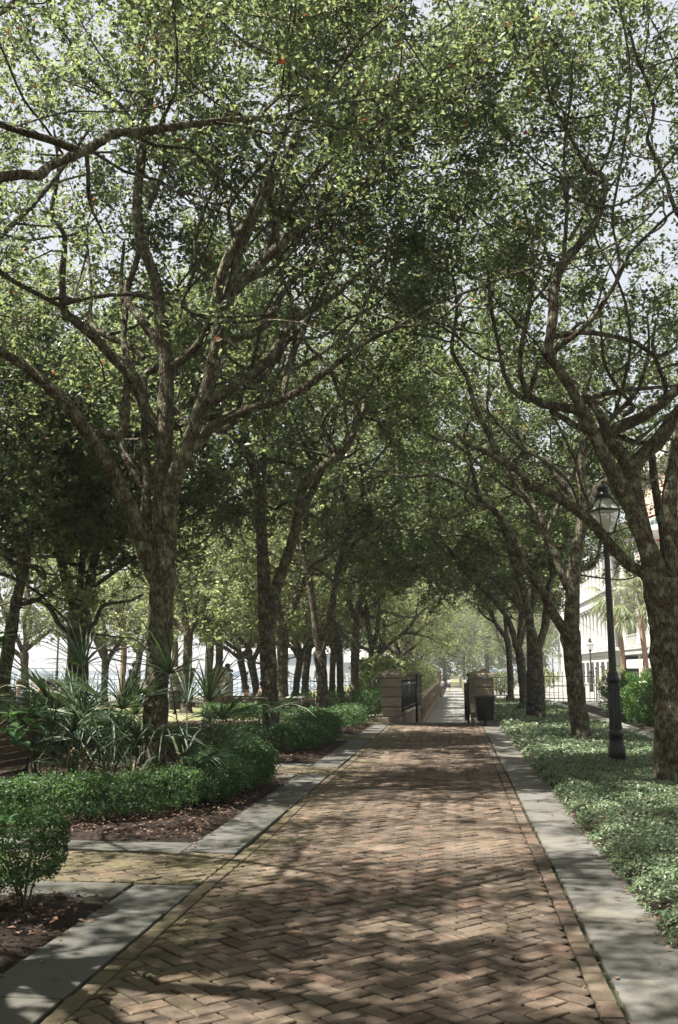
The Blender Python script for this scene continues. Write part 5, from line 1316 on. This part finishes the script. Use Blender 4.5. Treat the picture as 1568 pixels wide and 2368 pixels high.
# ------------------------------------------------------------------ waterfront
iron((-46, 56.8), (-10.5, 56.8), 0, 1.0, 'long dark railing along the waterfront promenade', .25, 'waterfront_railing', 2.4, pr=.012, mat='ironsoft')
def far_build(name, x, y, z, w, d, h, label, mat='white', roof=True, nwin=4, storeys=2):
    root = thing(name, label, 'building', (x, y, z))
    b = MB().box(-w/2, w/2, -d/2, d/2, 0, h); b.build('wall', M[mat], root)
    if roof:
        b = MB(); o_ = .5; b.add([(-w/2-o_, -d/2-o_, h), (w/2+o_, -d/2-o_, h), (w/2+o_, d/2+o_, h), (-w/2-o_, d/2+o_, h), (-w/2+1, 0, h+2.2), (w/2-1, 0, h+2.2)], [(0, 1, 5, 4), (1, 2, 5), (2, 3, 4, 5), (3, 0, 4), (3, 2, 1, 0)]); b.build('roof', M['greystone'], root)
    for s_ in range(storeys):
        for i in range(nwin):
            xx = -w/2+w*(i+.5)/nwin; zz = h*(s_+.35)/storeys; b = MB().box(xx-.5, xx+.5, -d/2-.06, -d/2-.003, zz, zz+h/storeys*.45); b.build('window', M['win'], root)
far_build('harbour_house', X_at(722, 200), 200, -1.0, 12, 8, 5.5, 'white house across the harbour seen between the oak trunks')
far_build('harbour_house', X_at(830, 220), 220, -1.0, 10, 8, 4, 'low white harbour building behind the fourth left oak', nwin=3)
def pier():
    root = thing('harbour_pier', 'faint white pier with posts and shelter out on the water at far left', 'pier', (X_at(90, 240), 240, -2))
    b = MB(); b.box(-12, 14, -1, 1, 1.2, 1.5)
    b.build('deck', M['white'], root)
    for i in range(12): x = -11.5+i*2.2; MB().tube([(x, 0, -.5), (x, 0, 2.6+(i % 3)*.5)], .16, 6).build('post', M['greystone'], root)
    b = MB(); b.box(-4, 4, -1.6, 1.6, 3.6, 3.9); b.add([(-4.4, -2, 3.9), (4.4, -2, 3.9), (4.4, 2, 3.9), (-4.4, 2, 3.9), (0, 0, 5.2)], [(0, 1, 4), (1, 2, 4), (2, 3, 4), (3, 0, 4)]); b.build('shelter_roof', M['white'], root)
    b = MB(); b.box(-3.6, 3.6, -1.3, 1.3, 1.5, 2.4); b.build('shelter_wall', M['white'], root)
pier()
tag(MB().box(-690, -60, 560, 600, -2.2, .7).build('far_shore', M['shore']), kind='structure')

# ------------------------------------------------------------------ palms
def palm(x, y, h, label, rc=1.9, n=26, z=0.0):
    root = thing('palm_tree', label, 'palm tree', (x, y, z), 0, None)
    P, _ = catmull([(0, 0, -.1), (.08, 0, h*.4), (-.05, .05, h*.8), (0, 0, h)], .25)
    V, F = tube(P, .15*(1+rng.normal(0, .05, len(P))), 10); link('trunk', quads_mesh('trunk', [V], [F]), root, M['palmtrunk'])
    Vs, Fs = [], []
    for i in range(n):
        a = i*2.4; el = rnd.uniform(-.75, 1.3); d = np.array([math.cos(a)*math.cos(el), math.sin(a)*math.cos(el), math.sin(el)])
        L = rnd.uniform(.7, 1.1)*rc*.55; e = np.array([0, 0, h])+d*L+np.array([0, 0, .1])
        V, F = tube(np.array([(0, 0, h-.05), e]), .018, 4); Vs.append(V); Fs.append(F)
        s_ = np.cross(d, [0, 0, 1.0]); s_ /= np.linalg.norm(s_)
        for j in range(17):
            f = (j/16-.5)*2.7; strap(Vs, Fs, e, d*math.cos(f)+s_*math.sin(f), rc*.52, .075, rnd.uniform(.7, 1.6), n=4)
    link('crown', quads_mesh('crown', Vs, Fs, False), root, M['palmtree'])
palm(X_at(1488, 58), 58, 4.9, 'palm with reddish trunk in front of the cream house', 2.7)
palm(X_at(1436, 62), 62, 5.3, 'palm whose crown shows left of the lamp post shaft before the white house', 2.5)
palm(X_at(283, 47), 47, 5.2, 'straight pale palm trunk between the broad dark oak and the man in the cap', 1.6)
palm(X_at(402, 47), 47, 5.2, 'straight pale palm trunk just right of the nearest left oak', 1.6)

# ------------------------------------------------------------------ houses on the right
XH = 13.0
def col(b, x, y, z0, z1, r=.26):
    b.bbox(x-r*1.25, x+r*1.25, y-r*1.25, y+r*1.25, z0, z0+.16, .02); b.bbox(x-r*1.25, x+r*1.25, y-r*1.25, y+r*1.25, z1-.16, z1, .02)
    b.lathe([(r*1.1, z0+.15), (r, z0+.3), (r*.86, z1-.3), (r*1.05, z1-.15)], 14, c=(x, y, 0))
def rail(root, y0, y1, z, x, mat='white'):
    b = MB(); b.box(x-.05, x+.05, y0, y1, z+.95, z+1.03); b.box(x-.04, x+.04, y0, y1, z+.1, z+.16); y_ = y0+.1
    while y_ < y1: b.box(x-.02, x+.02, y_-.02, y_+.02, z+.15, z+.96); y_ += .2
    b.build('balustrade', M[mat], root)
def houseA():
    y0, y1 = 84, 104; root = thing('white_house', 'white house with two tiers of tall porch columns on the right', 'house', (0, 0, 0))
    MB().box(XH+3.2, XH+16, y0, y1, 0, 12.4).build('wall', M['white'], root)
    MB().box(XH-.2, XH+15.9, y1+.01, 127, 0, 11.5).build('side_wing', M['white'], root)
    b = MB()
    for (z0, z1) in ((2.6, 2.9), (7.0, 7.85), (11.4, 12.5)):
        b.bbox(XH-.35, XH+3.19, y0-.3, y1, z0, z1, .05); b.bbox(XH-.55, XH+3.19, y0-.5, y1, z1+.003, z1+.16, .03)
    b.build('entablature', M['white'], root)
    b = MB().bbox(XH-.2, XH+.4, y0-.1, y1, 0, 2.59, .03); b.build('porch_base', M['white'], root)
    for i in range(6): MB().box(XH-.24, XH-.205, y0+1.2+i*3.3, y0+2.9+i*3.3, .2, 2.1).build('arch_shade', M['dark'], root)  # dark slabs on the solid base paint the shade inside the arches
    for (z0, z1) in ((3.07, 6.99), (8.02, 11.39)):
        for i in range(9):
            b = MB(); col(b, XH+.05, y0+.3+i*2.4, z0, z1); b.build('column', M['white'], root)
        rail(root, y0, y1, z0, XH+.05)
        for i in range(6):
            MB().box(XH+3.15, XH+3.195, y0+1.2+i*3.1, y0+2.5+i*3.1, z0+.4, z1-.8).build('window', M['win'], root)
    b = MB(); b.add([(XH-.7, y0-.6, 12.67), (XH+16.5, y0-.6, 12.67), (XH+16.5, 127, 12.67), (XH-.7, 127, 12.67), (XH+8, y0+5, 16), (XH+8, 122, 16)], [(0, 1, 4), (1, 2, 5, 4), (2, 3, 5), (3, 0, 4, 5), (3, 2, 1, 0)]); b.build('roof', M['roof'], root)
houseA()
def houseB():
    y0, y1 = 50, 79; root = thing('brick_house', 'cream and brick house with teal shutters, rounded bay and white balcony', 'house', (0, 0, 0))
    MB().box(XH+2.2, XH+16, y0, y1, 0, 9.2).build('lower_wall', M['cream'], root)
    MB().box(XH+1.9, XH+16, y0, y1, 9.203, 15.8).build('wall', M['hbrick'], root)
    MB().box(XH+.4, XH+2.19, y0, 68, 0, 9.0).build('front_block', M['cream'], root)
    b = MB().bbox(XH-.3, XH+2.19, 68.01, y1, 2.5, 2.85, .04); b.bbox(XH-.4, XH+2.19, 68.01, y1+.1, 2.853, 2.97, .03); b.build('balcony_floor', M['white'], root)
    for ya, yb in ((68.4, 72), (73, 78)):
        MB().bbox(XH-.1, XH+2.1, ya, yb, 1.5, 2.2, .04).build('ground_beam', M['white'], root)
        MB().box(XH+.2, XH+2.1, ya+.2, yb-.2, 0, 1.3).build('arch_shade', M['dark'], root)  # dark block gives the shade under the beam as colour
    MB().bbox(XH-.1, XH+2.1, 72.05, 72.95, 0, 2.49, .04).build('pier', M['cream'], root)
    for y_ in (68.6, 72.2, 78.4):
        b = MB(); col(b, XH, y_, 2.98, 7.3, .27); b.build('column', M['white'], root)
        b = MB(); col(b, XH, y_, 8.1, 10.2, .24); b.build('column', M['white'], root)
    rail(root, 68.6, 78.4, 2.97, XH)
    MB().bbox(XH-.4, XH+2.19, 68.01, y1+.1, 7.31, 8.09, .05).build('entablature', M['white'], root)
    b = MB(); b.lathe([(2.3, 10.2), (2.5, 10.5), (2.75, 10.7), (2.8, 10.95), (2.5, 11.1), (.3, 11.6)], 28, c=(XH+2.1, 71, 0)); b.build('bay_cornice', M['white'], root)
    b = MB(); b.lathe([(2.2, 8.12), (2.2, 10.2)], 28, c=(XH+2.1, 71, 0)); b.build('bay_wall', M['cream'], root)
    for (ya, za, zb_) in ((66.6, 2.9, 5.4), (66.0, 9.6, 12.4), (60.5, 2.9, 5.4), (60, 9.6, 12.4), (76, 9.8, 12.4), (55, 3, 5.4)):
        x_ = XH+.35 if za < 9 and ya < 68 else XH+1.85
        w_ = MB().box(x_-.02, x_+.045, ya-1.9, ya-.75, za, zb_).build('window', M['win'], root)
        fr = MB(); fr.box(x_-.06, x_-.021, ya-1.9, ya-.75, (za+zb_)/2-.04, (za+zb_)/2+.04); fr.box(x_-.06, x_-.021, ya-1.36, ya-1.3, za, zb_); fr.box(x_-.08, x_-.021, ya-2.0, ya-.65, za-.15, za-.003); fr.build('sash', M['white'], w_)
        for s0 in (-.72, -2.5): MB().bbox(x_-.1, x_-.03, ya+s0, ya+s0+.55, za, zb_, .01).build('shutter', M['teal'], root)
    b = MB().bbox(XH+1.4, XH+16.5, y0-.4, y1+.4, 15.803, 16.5, .08); b.build('cornice', M['white'], root)
houseB()

# ------------------------------------------------------------------ parked cars
def car(x, y, rz, label, mat, s_=1.0):
    root = thing('parked_car', label, 'car', (x, y, -.02), rz, 'cars parked at the street end')
    prof = [(-2.1, .35), (-2.15, .75), (-1.95, .95), (-1.2, 1.02), (-.6, 1.45), (.7, 1.48), (1.45, 1.0), (2.05, .9), (2.15, .6), (2.1, .32)]
    b = MB(); n = len(prof)
    for sx, inn in ((-.86, 0), (.86, 0)): pass
    V = [(-.86+(.12 if z > 1.1 else 0), y_, z) for y_, z in prof]+[(.86-(.12 if z > 1.1 else 0), y_, z) for y_, z in prof]
    b.add(V, [tuple(range(n)), tuple(range(2*n-1, n-1, -1))]+[(i, n+i, n+(i+1) % n, (i+1) % n) for i in range(n)]); b.build('body', M[mat], root)
    for s__ in (-1, 1):
        b = MB(); x_ = s__*.83; b.add([(x_, -1.05, 1.04), (x_, 1.2, 1.04), (x_*.91, .66, 1.42), (x_*.91, -.55, 1.4)], [(0, 1, 2, 3)]); b.build('side_window', M['win'], root)
        for yy in (-1.35, 1.35):
            w_ = MB().tube([(s__*.72, yy, .33), (s__*.89, yy, .33)], .33, 18).build('wheel', M['tyre'], root)
            MB().tube([(s__*.85, yy, .33), (s__*.9, yy, .33)], .19, 14).build('rim', M['rim'], w_)
        MB().bbox(s__*.62-.16, s__*.62+.16, -2.17, -2.1, .68, .84, .02).build('tail_light', M['red'], root)
        MB().bbox(s__*.62-.16, s__*.62+.16, 2.08, 2.16, .6, .76, .02).build('headlight', M['white'], root)
    b = MB(); b.add([(-.7, -1.22, 1.03), (.7, -1.22, 1.03), (.62, -.66, 1.42), (-.62, -.66, 1.42)], [(0, 1, 2, 3)]); V = b.V[0]; V[:, 1] -= .03; b.build('rear_window', M['win'], root)
    b = MB().bbox(-.84, .84, -2.22, -2.09, .36, .55, .03); b.build('bumper', M['ironsoft'], root)
car(X_at(1152, 100), 100, R(90), 'pale blue car side on, behind the black litter bin', 'carblue')
car(X_at(1173, 92), 92, R(80), 'white car partly behind the thin right oak', 'carwhite')

# ------------------------------------------------------------------ light
SUN_EL, SUN_AZ = R(60), R(-112)          # azimuth measured from +Y towards +X
sd = Vector((math.sin(SUN_AZ)*math.cos(SUN_EL), math.cos(SUN_AZ)*math.cos(SUN_EL), math.sin(SUN_EL)))
sun = bpy.data.lights.new('sun', 'SUN'); sun.energy = 5.0; sun.angle = R(.53); sun.color = (1, .95, .86)
so = bpy.data.objects.new('sun', sun); C.objects.link(so); so.rotation_euler = sd.to_track_quat('Z', 'Y').to_euler(); so.location = (0, 0, 40)
wd = bpy.data.worlds.new('World'); scn.world = wd; wd.use_nodes = True; nt = wd.node_tree
sky = nt.nodes.new('ShaderNodeTexSky'); sky.sky_type = 'NISHITA'; sky.sun_disc = False; sky.sun_elevation = SUN_EL; sky.sun_rotation = SUN_AZ
sky.air_density = 1.0; sky.dust_density = 1.0; sky.ozone_density = 1.0
bg = nt.nodes['Background']; veil = mixc(nt, .72, sky.outputs[0], (5.2, 5.2, 5.15)); nt.links.new(veil, bg.inputs[0]); bg.inputs[1].default_value = .05
scn.view_settings.view_transform = 'Standard'; scn.view_settings.look = 'None'; scn.view_settings.exposure = 1.9; scn.view_settings.gamma = 1
if HAZE:
    hz = MB().box(-690, 690, -290, 690, -4, 30); o = struct('haze', hz, None); o['kind'] = 'stuff'
    m, nt, out = newmat('haze_air'); pv = nt.nodes.new('ShaderNodeVolumePrincipled'); pv.inputs['Density'].default_value = HAZE
    pv.inputs['Color'].default_value = (.93, .95, 1, 1); pv.inputs['Anisotropy'].default_value = .3
    nt.links.new(pv.outputs[0], out.inputs['Volume']); o.data.materials.append(m)
cy = scn.cycles; cy.use_denoising = True; cy.max_bounces = 6; cy.diffuse_bounces = 3; cy.glossy_bounces = 2; cy.transmission_bounces = 4; cy.transparent_max_bounces = 8; cy.volume_bounces = 0
cy.sample_clamp_indirect = 6; cy.caustics_reflective = False; cy.caustics_refractive = False
